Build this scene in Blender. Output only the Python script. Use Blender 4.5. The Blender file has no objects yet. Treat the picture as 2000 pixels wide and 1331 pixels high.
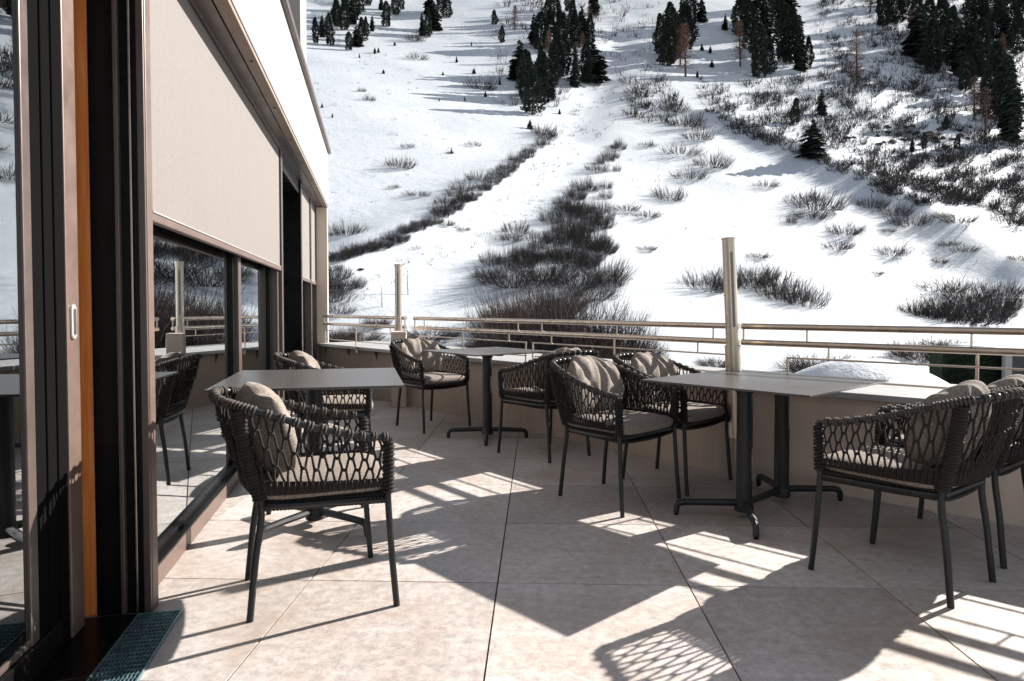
import bpy, math, random
import numpy as np
from mathutils import Vector, Matrix
rnd = random.Random(7)
R = math.radians
S = bpy.context.scene
COL = S.collection

# ------------------------------------------------------------------ camera, sky, sun, exposure
FPX, CXP, CYP, CH, PITCH = 1340.0, 1000.0, 639.5, 1.14, R(1.67)
cd = bpy.data.cameras.new('camera'); cam = bpy.data.objects.new('camera', cd); COL.objects.link(cam)
cd.sensor_width = 36; cd.lens = 36 * FPX / 2000
cd.shift_y = -(665.5 - CYP) / 2000
cd.clip_start = 0.05; cd.clip_end = 3000
cam.location = (0, 0, CH); cam.rotation_euler = (R(90) - PITCH, 0, 0)
S.camera = cam
SUN_EL, SUN_AZ = R(27.6), math.atan2(0.832, 0.555)
w = bpy.data.worlds.new('World'); S.world = w; w.use_nodes = True
wn = w.node_tree
sky = wn.nodes.new('ShaderNodeTexSky'); sky.sky_type = 'NISHITA'; sky.sun_disc = False
sky.sun_elevation = SUN_EL; sky.sun_rotation = SUN_AZ; sky.altitude = 1900; sky.air_density = 1.0; sky.dust_density = 0.6
bg = wn.nodes['Background']; bg.inputs[1].default_value = 0.074
hs = wn.nodes.new('ShaderNodeHueSaturation'); hs.inputs['Saturation'].default_value = 0.38
wn.links.new(sky.outputs[0], hs.inputs['Color']); wn.links.new(hs.outputs[0], bg.inputs[0])
sd = bpy.data.lights.new('sun', 'SUN'); sun = bpy.data.objects.new('sun', sd); COL.objects.link(sun)
sd.energy = 5.0; sd.angle = R(0.5); sd.color = (1.0, 0.95, 0.89)
SUN = Vector((0.832 * math.cos(SUN_EL), 0.555 * math.cos(SUN_EL), math.sin(SUN_EL))).normalized()
sun.rotation_euler = SUN.to_track_quat('Z', 'Y').to_euler()
S.view_settings.view_transform = 'Standard'; S.view_settings.look = 'None'
S.view_settings.exposure = 1.45; S.view_settings.gamma = 1; S.view_settings.use_curve_mapping = False
S.render.engine = 'CYCLES'
S.cycles.use_denoising = True
S.cycles.caustics_reflective = False; S.cycles.caustics_refractive = False
S.cycles.max_bounces = 8; S.cycles.transparent_max_bounces = 12
S.cycles.sample_clamp_indirect = 6

# ------------------------------------------------------------------ helpers
def ray(px, py):
    u = (px - CXP) / FPX; v = -(py - CYP) / FPX
    c, s = math.cos(PITCH), math.sin(PITCH)
    return u, c + s * v, -s + c * v
def G(px, py, z=0.0):
    """point at height z seen at a photo pixel"""
    x, y, k = ray(px, py)
    t = (z - CH) / k
    return x * t, y * t

class MB:
    def __init__(s): s.v = []; s.f = []
    def add(s, vs, fs):
        o = len(s.v); s.v.extend([tuple(p) for p in vs]); s.f.extend([tuple(i + o for i in f) for f in fs])
    def box(s, x0, x1, y0, y1, z0, z1, fn=None):
        vs = [(x, y, z) for z in (z0, z1) for y in (y0, y1) for x in (x0, x1)]
        if fn: vs = [fn(*p) for p in vs]
        s.add(vs, [(0, 2, 3, 1), (4, 5, 7, 6), (0, 1, 5, 4), (2, 6, 7, 3), (0, 4, 6, 2), (1, 3, 7, 5)])
    def tube(s, pts, r, n=8, cap=True, sy=1.0):
        P = [Vector(p) for p in pts]; m = len(P)
        rr = r if isinstance(r, (list, tuple)) else [r] * m
        T = []
        for i in range(m):
            a = P[max(i - 1, 0)]; b = P[min(i + 1, m - 1)]
            t = (b - a); T.append(t.normalized() if t.length > 1e-9 else Vector((0, 0, 1)))
        up = Vector((0, 0, 1)) if abs(T[0].z) < 0.9 else Vector((1, 0, 0))
        N = (up - T[0] * up.dot(T[0])).normalized()
        vs = []
        for i in range(m):
            N = (N - T[i] * N.dot(T[i]))
            N = N.normalized() if N.length > 1e-6 else T[i].orthogonal().normalized()
            B = T[i].cross(N)
            for k in range(n):
                a = 2 * math.pi * k / n
                vs.append(P[i] + N * (rr[i] * math.cos(a)) + B * (rr[i] * sy * math.sin(a)))
        fs = []
        for i in range(m - 1):
            for k in range(n):
                k2 = (k + 1) % n
                fs.append((i * n + k, i * n + k2, (i + 1) * n + k2, (i + 1) * n + k))
        if cap:
            fs.append(tuple(range(n - 1, -1, -1))); fs.append(tuple(range((m - 1) * n, m * n)))
        s.add(vs, fs)
    def ring(s, c, axis, R0, r, n=8, k=4):
        A = Vector(axis).normalized(); U = A.orthogonal().normalized(); V = A.cross(U); C = Vector(c)
        vs = []; fs = []
        for i in range(n):
            a = 2 * math.pi * i / n; D = U * math.cos(a) + V * math.sin(a)
            for j in range(k):
                b = 2 * math.pi * j / k
                vs.append(C + D * (R0 + r * math.cos(b)) + A * (r * math.sin(b)))
        for i in range(n):
            for j in range(k):
                fs.append((i * k + j, ((i + 1) % n) * k + j, ((i + 1) % n) * k + (j + 1) % k, i * k + (j + 1) % k))
        s.add(vs, fs)
    def mesh(s, name, mat, smooth=False):
        me = bpy.data.meshes.new(name); me.from_pydata(s.v, [], s.f); me.update()
        if mat: me.materials.append(mat)
        if smooth: me.polygons.foreach_set('use_smooth', [True] * len(me.polygons))
        return me
    def obj(s, name, mat, parent=None, smooth=False, bevel=0.0, auto=False, **kw):
        me = s.mesh(name, mat, smooth or auto)
        if auto:
            try: me.set_sharp_from_angle(angle=R(40))
            except Exception: pass
        return link(name, me, parent, bevel, **kw)
def link(name, me, parent=None, bevel=0.0, **kw):
    o = bpy.data.objects.new(name, me); COL.objects.link(o)
    if parent is not None: o.parent = parent
    if bevel:
        m = o.modifiers.new('bevel', 'BEVEL'); m.width = bevel; m.segments = 2; m.limit_method = 'ANGLE'; m.angle_limit = R(50)
    for k, v in kw.items(): o[k] = v
    return o
def thing(name, label, cat, loc=(0, 0, 0), rz=0.0, group=None):
    o = bpy.data.objects.new(name, None); COL.objects.link(o); o.empty_display_size = 0.1
    o.location = loc; o.rotation_euler = (0, 0, rz); o['label'] = label; o['category'] = cat
    if group: o['group'] = group
    return o
def copy_tree(o, parent=None):
    c = o.copy(); COL.objects.link(c)
    if parent is not None: c.parent = parent
    for ch in list(o.children): copy_tree(ch, c)
    return c
def catmull(P, n):
    P = [Vector(p) for p in P]; out = []
    Q = [P[0] * 2 - P[1]] + P + [P[-1] * 2 - P[-2]]
    for i in range(1, len(Q) - 2):
        for k in range(n):
            t = k / n; a, b, c, d = Q[i - 1], Q[i], Q[i + 1], Q[i + 2]
            out.append(0.5 * ((2 * b) + (c - a) * t + (2 * a - 5 * b + 4 * c - d) * t * t + (3 * b - a - 3 * c + d) * t ** 3))
    out.append(P[-1]); return out

# ------------------------------------------------------------------ materials
def mat(name, col, rough=0.6, metal=0.0, spec=0.5):
    m = bpy.data.materials.new(name); m.use_nodes = True
    b = m.node_tree.nodes['Principled BSDF']
    b.inputs['Base Color'].default_value = (*col, 1); b.inputs['Roughness'].default_value = rough
    b.inputs['Metallic'].default_value = metal; b.inputs['Specular IOR Level'].default_value = spec
    return m
class NT:
    def __init__(s, m): s.t = m.node_tree; s.b = s.t.nodes.get('Principled BSDF')
    def n(s, kind, **kw):
        nd = s.t.nodes.new(kind)
        for k, v in kw.items(): setattr(nd, k, v)
        return nd
    def l(s, a, b): s.t.links.new(a, b)
    def coord(s, which='Object', scale=(1, 1, 1)):
        c = s.n('ShaderNodeTexCoord'); mp = s.n('ShaderNodeMapping'); mp.inputs['Scale'].default_value = scale
        s.l(c.outputs[which], mp.inputs[0]); return mp.outputs[0]
    def noise(s, vec, scale, detail=4, rough=0.55, dist=0.0):
        nz = s.n('ShaderNodeTexNoise'); nz.inputs['Scale'].default_value = scale; nz.inputs['Detail'].default_value = detail
        nz.inputs['Roughness'].default_value = rough; nz.inputs['Distortion'].default_value = dist
        if vec is not None: s.l(vec, nz.inputs['Vector'])
        return nz.outputs['Fac']
    def ramp(s, fac, stops):
        r = s.n('ShaderNodeValToRGB'); e = r.color_ramp.elements
        while len(e) < len(stops): e.new(0.5)
        for i, (p, c) in enumerate(stops): e[i].position = p; e[i].color = (*c, 1) if len(c) == 3 else c
        s.l(fac, r.inputs[0]); return r.outputs[0]
    def mix(s, fac, a, b, mode='MIX'):
        m = s.n('ShaderNodeMix', data_type='RGBA', blend_type=mode)
        for sock, v in ((m.inputs[0], fac), (m.inputs[6], a), (m.inputs[7], b)):
            if isinstance(v, (int, float)): sock.default_value = v
            elif isinstance(v, tuple): sock.default_value = (*v, 1) if len(v) == 3 else v
            else: s.l(v, sock)
        return m.outputs[2]
    def bump(s, h, strength=0.3, dist=0.01):
        b = s.n('ShaderNodeBump'); b.inputs['Strength'].default_value = strength; b.inputs['Distance'].default_value = dist
        s.l(h, b.inputs['Height']); s.l(b.outputs[0], s.b.inputs['Normal']); return b
def g3(v): return (v, v, v)

# stone terrace tiles
M = {}
m = mat('stone_tile', (0.5, 0.45, 0.4), 0.6); n = NT(m)
geo = n.n('ShaderNodeNewGeometry'); oi = n.n('ShaderNodeObjectInfo')
mp = n.n('ShaderNodeMapping'); n.l(geo.outputs['Position'], mp.inputs[0])
a1 = n.noise(mp.outputs[0], 1.6, 6, 0.62, 0.6); a2 = n.noise(mp.outputs[0], 24, 7, 0.75); a3 = n.noise(mp.outputs[0], 130, 3, 0.6)
c = n.ramp(a1, [(0.30, (0.41, 0.36, 0.325)), (0.5, (0.47, 0.425, 0.40)), (0.70, (0.53, 0.49, 0.47))])
c = n.mix(0.85, c, n.ramp(a2, [(0.34, g3(0.34)), (0.62, g3(0.62))]), 'OVERLAY')
c = n.mix(0.35, c, n.ramp(a3, [(0.3, g3(0.35)), (0.7, g3(0.65))]), 'OVERLAY')
tv = n.ramp(oi.outputs['Random'], [(0.0, (0.78, 0.76, 0.74)), (1.0, (1.10, 1.09, 1.08))])
c = n.mix(1.0, c, tv, 'MULTIPLY')
st = n.noise(mp.outputs[0], 0.9, 5, 0.7, 1.5)
c = n.mix(n.ramp(st, [(0.48, g3(0)), (0.66, g3(0.5))]), c, (0.31, 0.225, 0.165))
sp = n.noise(mp.outputs[0], 5.5, 8, 0.8, 2.0)
c = n.mix(n.ramp(sp, [(0.60, g3(0)), (0.66, g3(0.45))]), c, (0.62, 0.60, 0.58))
n.l(c, n.b.inputs['Base Color'])
n.l(n.ramp(a2, [(0.3, g3(0.45)), (0.7, g3(0.68))]), n.b.inputs['Roughness'])
n.bump(a2, 0.15, 0.004)
M['tile'] = m
M['joint'] = mat('joint_dirt', (0.085, 0.066, 0.052), 0.95)
# plaster
m = mat('plaster', (0.45, 0.37, 0.30), 0.85); n = NT(m); v = n.coord('Object')
c = n.ramp(n.noise(v, 1.2, 5), [(0.3, (0.60, 0.485, 0.395)), (0.7, (0.67, 0.555, 0.46))])
c = n.mix(0.3, c, n.ramp(n.noise(n.coord('Object', (6, 6, 0.6)), 2.0, 4), [(0.35, g3(0.38)), (0.65, g3(0.58))]), 'OVERLAY')
n.l(c, n.b.inputs['Base Color']); n.bump(n.noise(v, 220, 3), 0.2, 0.002); M['plaster'] = m
m = mat('render_white', (0.74, 0.71, 0.68), 0.85); n = NT(m); v = n.coord('Object')
n.l(n.ramp(n.noise(n.coord('Object', (3, 3, 0.4)), 1.3, 4), [(0.3, (0.215, 0.205, 0.20)), (0.7, (0.25, 0.24, 0.235))]), n.b.inputs['Base Color'])
n.bump(n.noise(v, 180, 3), 0.15, 0.002); M['white'] = m
m = mat('coping_stone', (0.4, 0.38, 0.36), 0.5); n = NT(m); v = n.coord('Object')
n.l(n.ramp(n.noise(v, 3.5, 6), [(0.3, (0.27, 0.265, 0.26)), (0.7, (0.38, 0.375, 0.37))]), n.b.inputs['Base Color']); M['coping'] = m
def metal(name, col, rough, metallic=0.0, var=0.25, spec=0.5, sc=6):
    m = mat(name, col, rough, metallic, spec); n = NT(m); v = n.coord('Object')
    f = n.noise(v, sc, 6, 0.65)
    lo = tuple(x * (1 - var) for x in col); hi = tuple(min(1, x * (1 + var)) for x in col)
    n.l(n.ramp(f, [(0.3, lo), (0.7, hi)]), n.b.inputs['Base Color'])
    n.l(n.ramp(f, [(0.3, g3(max(0, rough - 0.08))), (0.7, g3(rough + 0.1))]), n.b.inputs['Roughness'])
    return m
M['steel'] = metal('brushed_steel', (0.42, 0.35, 0.29), 0.30, 1.0, 0.12, sc=14)
M['alu'] = metal('anodised_tube', (0.40, 0.34, 0.285), 0.30, 1.0, 0.1, sc=10)
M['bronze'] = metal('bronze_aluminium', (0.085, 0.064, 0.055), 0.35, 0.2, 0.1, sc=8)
M['bronze_lit'] = metal('bronze_aluminium_lit', (0.115, 0.077, 0.062), 0.42, 0.1, 0.08, sc=8)  # lit copy of the bronze, sunlight put into the colour
M['soffit'] = metal('soffit_metal', (0.22, 0.165, 0.13), 0.5, 0.1, 0.06, sc=8)  # lightened metal: glow from below put into the colour
M['black'] = metal('black_profile', (0.006, 0.0055, 0.0055), 0.3, 0.0, 0.2, 0.12)
M['anthracite'] = metal('anthracite_powder', (0.013, 0.0135, 0.0145), 0.42, 0.0, 0.25, 0.35, 20)
M['gasket'] = mat('rubber_black', (0.006, 0.006, 0.006), 0.9, 0.0, 0.0)
M['galv'] = metal('galvanised_grate', (0.17, 0.27, 0.30), 0.45, 0.7, 0.3, sc=40)
m = mat('table_laminate', (0.05, 0.045, 0.043), 0.3, 0.0, 0.5); n = NT(m); v = n.coord('Object')
f = n.noise(v, 5, 5, 0.55, 0.3)
n.l(n.ramp(f, [(0.3, (0.043, 0.039, 0.038)), (0.72, (0.055, 0.050, 0.048))]), n.b.inputs['Base Color'])
n.l(n.ramp(f, [(0.3, g3(0.30)), (0.7, g3(0.315))]), n.b.inputs['Roughness']); M['table'] = m
# screen blind
m = mat('blind_fabric', (0.50, 0.41, 0.35), 0.8); n = NT(m); v = n.coord('Object')
f = n.noise(v, 90, 3, 0.6); f2 = n.noise(n.coord('Object', (1, 1, 14)), 40, 2)
c = n.ramp(f, [(0.3, (0.133, 0.116, 0.106)), (0.7, (0.163, 0.144, 0.132))])
c = n.mix(0.25, c, n.ramp(f2, [(0.3, g3(0.4)), (0.7, g3(0.6))]), 'OVERLAY')
n.l(c, n.b.inputs['Base Color']); n.bump(n.noise(n.coord('Object', (1, 2.2, 0.5)), 1.6, 2), 0.5, 0.03); M['blind'] = m
# wood
m = mat('larch_wood', (0.5, 0.2, 0.06), 0.45); n = NT(m); v = n.coord('Object', (12, 12, 0.7))
f = n.noise(v, 6, 6, 0.6, 0.5)
n.l(n.ramp(f, [(0.3, (0.58, 0.15, 0.03)), (0.55, (0.74, 0.235, 0.055)), (0.75, (0.84, 0.33, 0.10))]), n.b.inputs['Base Color']); M['wood'] = m
m = mat('pale_oak', (0.45, 0.33, 0.2), 0.5); M['oak'] = m
# upholstery tweed
m = mat('tweed', (0.26, 0.22, 0.19), 0.95, spec=0.2); n = NT(m); v = n.coord('Object')
f = n.noise(v, 230, 3, 0.75); f2 = n.noise(v, 12, 3)
c = n.ramp(f, [(0.34, (0.075, 0.060, 0.050)), (0.5, (0.20, 0.168, 0.143)), (0.66, (0.40, 0.35, 0.305))])
c = n.mix(0.25, c, n.ramp(f2, [(0.3, g3(0.4)), (0.7, g3(0.6))]), 'OVERLAY')
n.l(c, n.b.inputs['Base Color']); n.bump(f, 0.6, 0.003); M['tweed'] = m
# rope
m = mat('rope', (0.035, 0.03, 0.028), 0.85, spec=0.25); n = NT(m); v = n.coord('Object')
f = n.noise(v, 160, 3, 0.7)
n.l(n.ramp(f, [(0.3, (0.009, 0.008, 0.0075)), (0.7, (0.032, 0.027, 0.024))]), n.b.inputs['Base Color'])
n.bump(f, 0.5, 0.003); M['rope'] = m
m = mat('rope_lit', (0.1, 0.085, 0.075), 0.85, spec=0.25); n = NT(m); v = n.coord('Object')  # same rope, highlight on the rail wraps put into its colour
n.l(n.ramp(n.noise(v, 160, 3, 0.7), [(0.3, (0.035, 0.03, 0.027)), (0.7, (0.10, 0.085, 0.074))]), n.b.inputs['Base Color']); M['rope_lit'] = m
# glass
m = bpy.data.materials.new('window_glass'); m.use_nodes = True; t = m.node_tree; t.nodes.remove(t.nodes['Principled BSDF'])
gl = t.nodes.new('ShaderNodeBsdfGlossy'); gl.inputs['Roughness'].default_value = 0.0; gl.inputs['Color'].default_value = (0.90, 0.95, 0.97, 1)
tr = t.nodes.new('ShaderNodeBsdfTransparent'); tr.inputs['Color'].default_value = (0.62, 0.66, 0.66, 1)
lw = t.nodes.new('ShaderNodeLayerWeight'); lw.inputs['Blend'].default_value = 0.5
mr = t.nodes.new('ShaderNodeMapRange'); mr.inputs['To Min'].default_value = 0.72; mr.inputs['To Max'].default_value = 1.0
t.links.new(lw.outputs['Fresnel'], mr.inputs['Value'])
mx = t.nodes.new('ShaderNodeMixShader'); t.links.new(mr.outputs[0], mx.inputs[0]); t.links.new(tr.outputs[0], mx.inputs[1]); t.links.new(gl.outputs[0], mx.inputs[2])
t.links.new(mx.outputs[0], t.nodes['Material Output'].inputs[0]); M['glass'] = m
m = mat('sheer_curtain', (0.7, 0.68, 0.64), 0.9); n = NT(m); n.b.inputs['Alpha'].default_value = 0.75; M['curtain'] = m
M['door_glass'] = M['glass'].copy(); M['door_glass'].name = 'door_glass'
for nd in M['door_glass'].node_tree.nodes:
    if nd.type == 'MAP_RANGE': nd.inputs['To Min'].default_value = 0.40
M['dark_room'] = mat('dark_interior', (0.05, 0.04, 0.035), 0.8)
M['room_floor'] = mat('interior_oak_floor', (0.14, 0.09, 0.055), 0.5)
M['handle'] = mat('satin_chrome', (0.75, 0.74, 0.72), 0.3, 0.7)
# snow
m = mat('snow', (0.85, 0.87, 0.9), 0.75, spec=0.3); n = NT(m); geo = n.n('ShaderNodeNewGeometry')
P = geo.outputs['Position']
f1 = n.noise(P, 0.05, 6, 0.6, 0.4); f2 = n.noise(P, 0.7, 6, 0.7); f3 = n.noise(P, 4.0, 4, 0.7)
c = n.ramp(f1, [(0.3, (0.42, 0.46, 0.50)), (0.7, (0.53, 0.555, 0.58))])  # blue-grey shading of the slope painted into the snow colour
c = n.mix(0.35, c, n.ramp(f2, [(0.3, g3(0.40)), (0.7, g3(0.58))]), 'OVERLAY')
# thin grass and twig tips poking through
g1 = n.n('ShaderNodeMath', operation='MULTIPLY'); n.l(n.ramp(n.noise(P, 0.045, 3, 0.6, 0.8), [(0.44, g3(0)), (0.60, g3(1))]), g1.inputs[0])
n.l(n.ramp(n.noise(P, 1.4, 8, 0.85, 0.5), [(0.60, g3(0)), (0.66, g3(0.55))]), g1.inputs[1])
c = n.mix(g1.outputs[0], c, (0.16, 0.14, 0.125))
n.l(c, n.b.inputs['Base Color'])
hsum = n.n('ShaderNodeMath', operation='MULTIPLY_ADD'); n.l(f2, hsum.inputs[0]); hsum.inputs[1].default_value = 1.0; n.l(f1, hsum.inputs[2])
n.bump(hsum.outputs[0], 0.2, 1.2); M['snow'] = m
# vegetation
def veg(name, c0, c1, rough=0.8):
    m = mat(name, c0, rough, spec=0.2); n = NT(m); oi = n.n('ShaderNodeObjectInfo'); geo = n.n('ShaderNodeNewGeometry')
    a = n.ramp(n.noise(geo.outputs['Position'], 0.8, 4, 0.7), [(0.3, c0), (0.7, c1)])
    tv = n.ramp(oi.outputs['Random'], [(0, g3(0.75)), (1, g3(1.25))])
    n.l(n.mix(1.0, a, tv, 'MULTIPLY'), n.b.inputs['Base Color']); return m
M['twig'] = veg('alder_twigs', (0.020, 0.019, 0.021), (0.05, 0.042, 0.04))
M['twig_red'] = veg('reddish_twigs', (0.032, 0.025, 0.024), (0.085, 0.055, 0.044))
M['needle'] = veg('spruce_needles', (0.008, 0.015, 0.013), (0.032, 0.043, 0.034))
M['larch'] = veg('bare_larch', (0.11, 0.068, 0.05), (0.20, 0.12, 0.085))
M['bark'] = veg('bark', (0.04, 0.03, 0.026), (0.07, 0.055, 0.045))
M['hedge'] = veg('clipped_hedge', (0.008, 0.016, 0.009), (0.022, 0.036, 0.018))
M['rock'] = veg('rock', (0.05, 0.037, 0.03), (0.13, 0.10, 0.08))

# ------------------------------------------------------------------ snowy hillside
Yt = np.array([-60, 0, 30, 45, 60, 75, 100, 150, 200, 250, 300, 350, 400, 500, 650, 900.])
Zt = np.array([-4.8, -4.8, -4.7, -4.2, -1.6, 3.2, 13.5, 36, 60, 87, 117, 150, 186, 262, 385, 610.])
ys_ = np.arange(-80, 920, 1.0); zs_ = np.interp(ys_, Yt, Zt)
ker = np.exp(-(np.arange(-20, 21) / 9.0) ** 2); ker /= ker.sum()
zs_ = np.convolve(np.pad(zs_, 20, mode='edge'), ker, 'valid')
KX = 0.15
def H0(x, y):
    z = np.interp(y, ys_, zs_)
    t = np.clip((y - 40) / 60, 0, 1); t = t * t * (3 - 2 * t)
    z = z - KX * x * t
    z = z + t * (0.7 * np.sin(x / 21.0 + y / 47.0) + 0.5 * np.sin(y / 31.0 - x / 41.0 + 1.7) + 0.16 * np.sin(x / 6.3 + 2 * np.sin(y / 12.0)))
    z = z + (1 - t) * 0.25 * np.sin(x / 4.1 + 1) * np.sin(y / 5.3)
    return z
LINES = []
def Hn(x, y):
    z = H0(x, y)
    for (P, A, W) in LINES:
        d2 = np.full(np.shape(x), 1e9)
        for (ax, ay), (bx, by) in zip(P[:-1], P[1:]):
            dx, dy = bx - ax, by - ay; L = dx * dx + dy * dy
            tt = np.clip(((x - ax) * dx + (y - ay) * dy) / L, 0, 1)
            d2 = np.minimum(d2, (x - ax - tt * dx) ** 2 + (y - ay - tt * dy) ** 2)
        z = z + A * np.exp(-d2 / (W * W))
    return z
def hit(px, py, H=None):
    """where the view line of a photo pixel meets the hillside"""
    H = H or Hn
    x, y, k = ray(px, py)
    t = np.concatenate([np.arange(16, 120, 0.4), np.arange(120, 900, 1.5)])
    X, Y, Z = x * t, y * t, CH + k * t
    below = np.nonzero(Z < H(X, Y))[0]
    i = below[0] if len(below) else len(t) - 1
    return float(X[i]), float(Y[i]), float(H(X[i:i + 1], Y[i:i + 1])[0])
LN = [([(1400, 235), (1490, 268), (1570, 303), (1640, 340), (1700, 368), (1790, 415), (1880, 470), (1990, 545)], 3.2, 7.0),
      ([(1085, 275), (1010, 335), (930, 395), (850, 445), (780, 480), (720, 505), (650, 560)], 2.2, 6.0),
      ([(1215, 60), (1180, 160), (1110, 260), (1010, 360), (900, 450)], -1.6, 7.0)]
LINES_ = [([hit(a, b, H0)[:2] for a, b in P], A, W) for P, A, W in LN]
LINES = LINES_
xs = np.concatenate([np.linspace(-520, -160, 50), np.linspace(-157, 330, 260), np.linspace(334, 800, 60)])
yy = np.concatenate([np.linspace(-60, 10, 8), np.linspace(12, 130, 130), np.linspace(131.5, 420, 170), np.linspace(425, 880, 50)])
XX, YY = np.meshgrid(xs, yy); ZZ = Hn(XX, YY)
nx, ny = len(xs), len(yy)
ZZ = ZZ + 0.0
V = np.stack([XX, YY, ZZ], -1).reshape(-1, 3)
idx = np.arange(nx * ny).reshape(ny, nx)
F = np.stack([idx[:-1, :-1], idx[:-1, 1:], idx[1:, 1:], idx[1:, :-1]], -1).reshape(-1, 4)
def np_mesh(name, V, F, mat_, smooth=False):
    me = bpy.data.meshes.new(name); k = F.shape[1]
    me.vertices.add(len(V)); me.vertices.foreach_set('co', V.astype(np.float32).ravel())
    me.loops.add(F.size); me.loops.foreach_set('vertex_index', F.astype(np.int32).ravel())
    me.polygons.add(len(F)); me.polygons.foreach_set('loop_start', np.arange(0, F.size, k, dtype=np.int32))
    try: me.polygons.foreach_set('loop_total', np.full(len(F), k, dtype=np.int32))
    except Exception: pass
    me.polygons.foreach_set('use_smooth', np.full(len(F), smooth))
    me.update(calc_edges=True); me.materials.append(mat_); return me
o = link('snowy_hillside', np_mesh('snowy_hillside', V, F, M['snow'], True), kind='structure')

# ------------------------------------------------------------------ facade frame: s along the front, o outwards
FO = Vector((*G(300, 1195), 0)); FT = Vector((-0.195, 0.981, 0)).normalized(); FN = Vector((FT.y, -FT.x, 0))
FRZ = math.atan2(FN.y, FN.x)    # local x = outwards, local y = along the front
hotel = thing('hotel_building', 'white rendered hotel with beige screen blinds along the left of the terrace', 'building', FO, FRZ)
def hb(name, m_, *boxes, parent=hotel, bevel=0.003, **kw):
    mb = MB()
    for b in boxes: mb.box(*b)
    return mb.obj(name, m_, parent, bevel=bevel, **kw)
ZS = 2.57; SE = 7.57
# upper fascia, soffit, upper storey
hb('fascia', M['white'], (-0.02, 0.16, -3.5, SE, ZS + 0.03, 3.36), bevel=0.006)
hb('fascia_coping', M['bronze'], (-0.5, 0.20, -3.5, SE + 0.05, 3.363, 3.42), bevel=0.004)
hb('blind_channel', M['bronze'], (-0.035, 0.078, -3.5, SE - 0.002, ZS + 0.002, ZS + 0.026))
hb('soffit_groove', M['black'], (0.0785, 0.0865, -3.5, SE - 0.002, ZS + 0.012, ZS + 0.026), bevel=0)
sf = hb('soffit_panel', M['soffit'], (0.087, 0.155, -3.5, SE - 0.002, ZS, ZS + 0.026))
for i in range(9):
    y = -0.4 + i * 0.95; mb = MB(); mb.tube([(0.122, y, ZS - 0.004), (0.122, y, ZS + 0.004)], 0.009, 10); mb.obj('fixing_screw', M['black'], sf)
hb('soffit_groove', M['black'], (-0.06, -0.037, 0, SE - 0.03, ZS - 0.012, ZS + 0.02), bevel=0)
hb('upper_storey', M['white'], (-4.5, -0.3, -3.5, 5.9, 3.43, 6.6), bevel=0.01)
hb('upper_balcony_panel', M['bronze'], (-0.29, -0.24, -3.5, 5.85, 3.45, 4.6), bevel=0.004)
hb('corner_wall', M['white'], (-0.6, -0.05, 6.0, 6.75, 3.43, 6.6), bevel=0.01)
hb('end_column', M['plaster'], (-0.34, 0.15, SE - 0.14, SE, -4.8, ZS - 0.003), bevel=0.006)
hb('end_wall', M['plaster'], (-4.5, -0.345, SE - 0.14, SE, -4.8, 3.35), bevel=0.006)
# blinds
def blind(s0, s1, z0):
    b = hb('screen_blind', M['blind'], (-0.022, -0.018, s0, s1, z0, ZS - 0.02), bevel=0)
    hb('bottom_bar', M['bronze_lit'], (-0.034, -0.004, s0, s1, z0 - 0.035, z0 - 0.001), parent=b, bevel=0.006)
    hb('bar_edge', M['white'], (-0.03, -0.003, s0 + .01, s1 - .01, z0, z0 + 0.008), parent=b, bevel=0.002)
    return b
blind(0.07, 3.70, 1.50); blind(5.50, 6.55, 1.49); blind(6.68, 7.38, 1.49)
hb('blind_cassette', M['bronze'], (-0.13, -0.001, 0.07, 3.70, ZS - 0.018, ZS + 0.024))
hb('blind_cassette', M['bronze'], (-0.13, -0.001, 5.50, 7.40, ZS - 0.018, ZS + 0.024))
# guide rails (blind side channels)
def guide(s0, s1, name='guide_rail', m_='bronze', z1=ZS - 0.02):
    g = hb(name, M[m_], (-0.13, 0.0, s0, s1, 0.0, z1), bevel=0.004)
    return g
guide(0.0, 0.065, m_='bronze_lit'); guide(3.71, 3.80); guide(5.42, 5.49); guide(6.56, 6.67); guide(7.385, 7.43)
# the near jamb, seen end-on: stacked profiles
hb('jamb_profile', M['black'], (-0.190, -0.105, -0.006, 0.05, 0.0, 3.3), bevel=0.003)
hb('jamb_profile', M['bronze'], (-0.104, -0.088, -0.022, 0.05, 0.0, 3.3), bevel=0.003)
hb('jamb_profile', M['black'], (-0.087, -0.056, -0.004, 0.05, 0.0, 3.3), bevel=0.003)
hb('jamb_profile', M['alu'], (-0.055, -0.047, -0.014, 0.05, 0.0, 3.3), bevel=0.002)
hb('jamb_profile', M['black'], (-0.046, -0.028, -0.010, 0.05, 0.0, 3.3), bevel=0.003)
hb('jamb_profile', M['bronze'], (-0.027, -0.002, -0.016, -0.002, 0.0, 3.3), bevel=0.003)
wj = hb('wood_jamb', M['wood'], (-0.290, -0.192, 0.0, 0.09, 0.0, 3.3), bevel=0.004)
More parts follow.
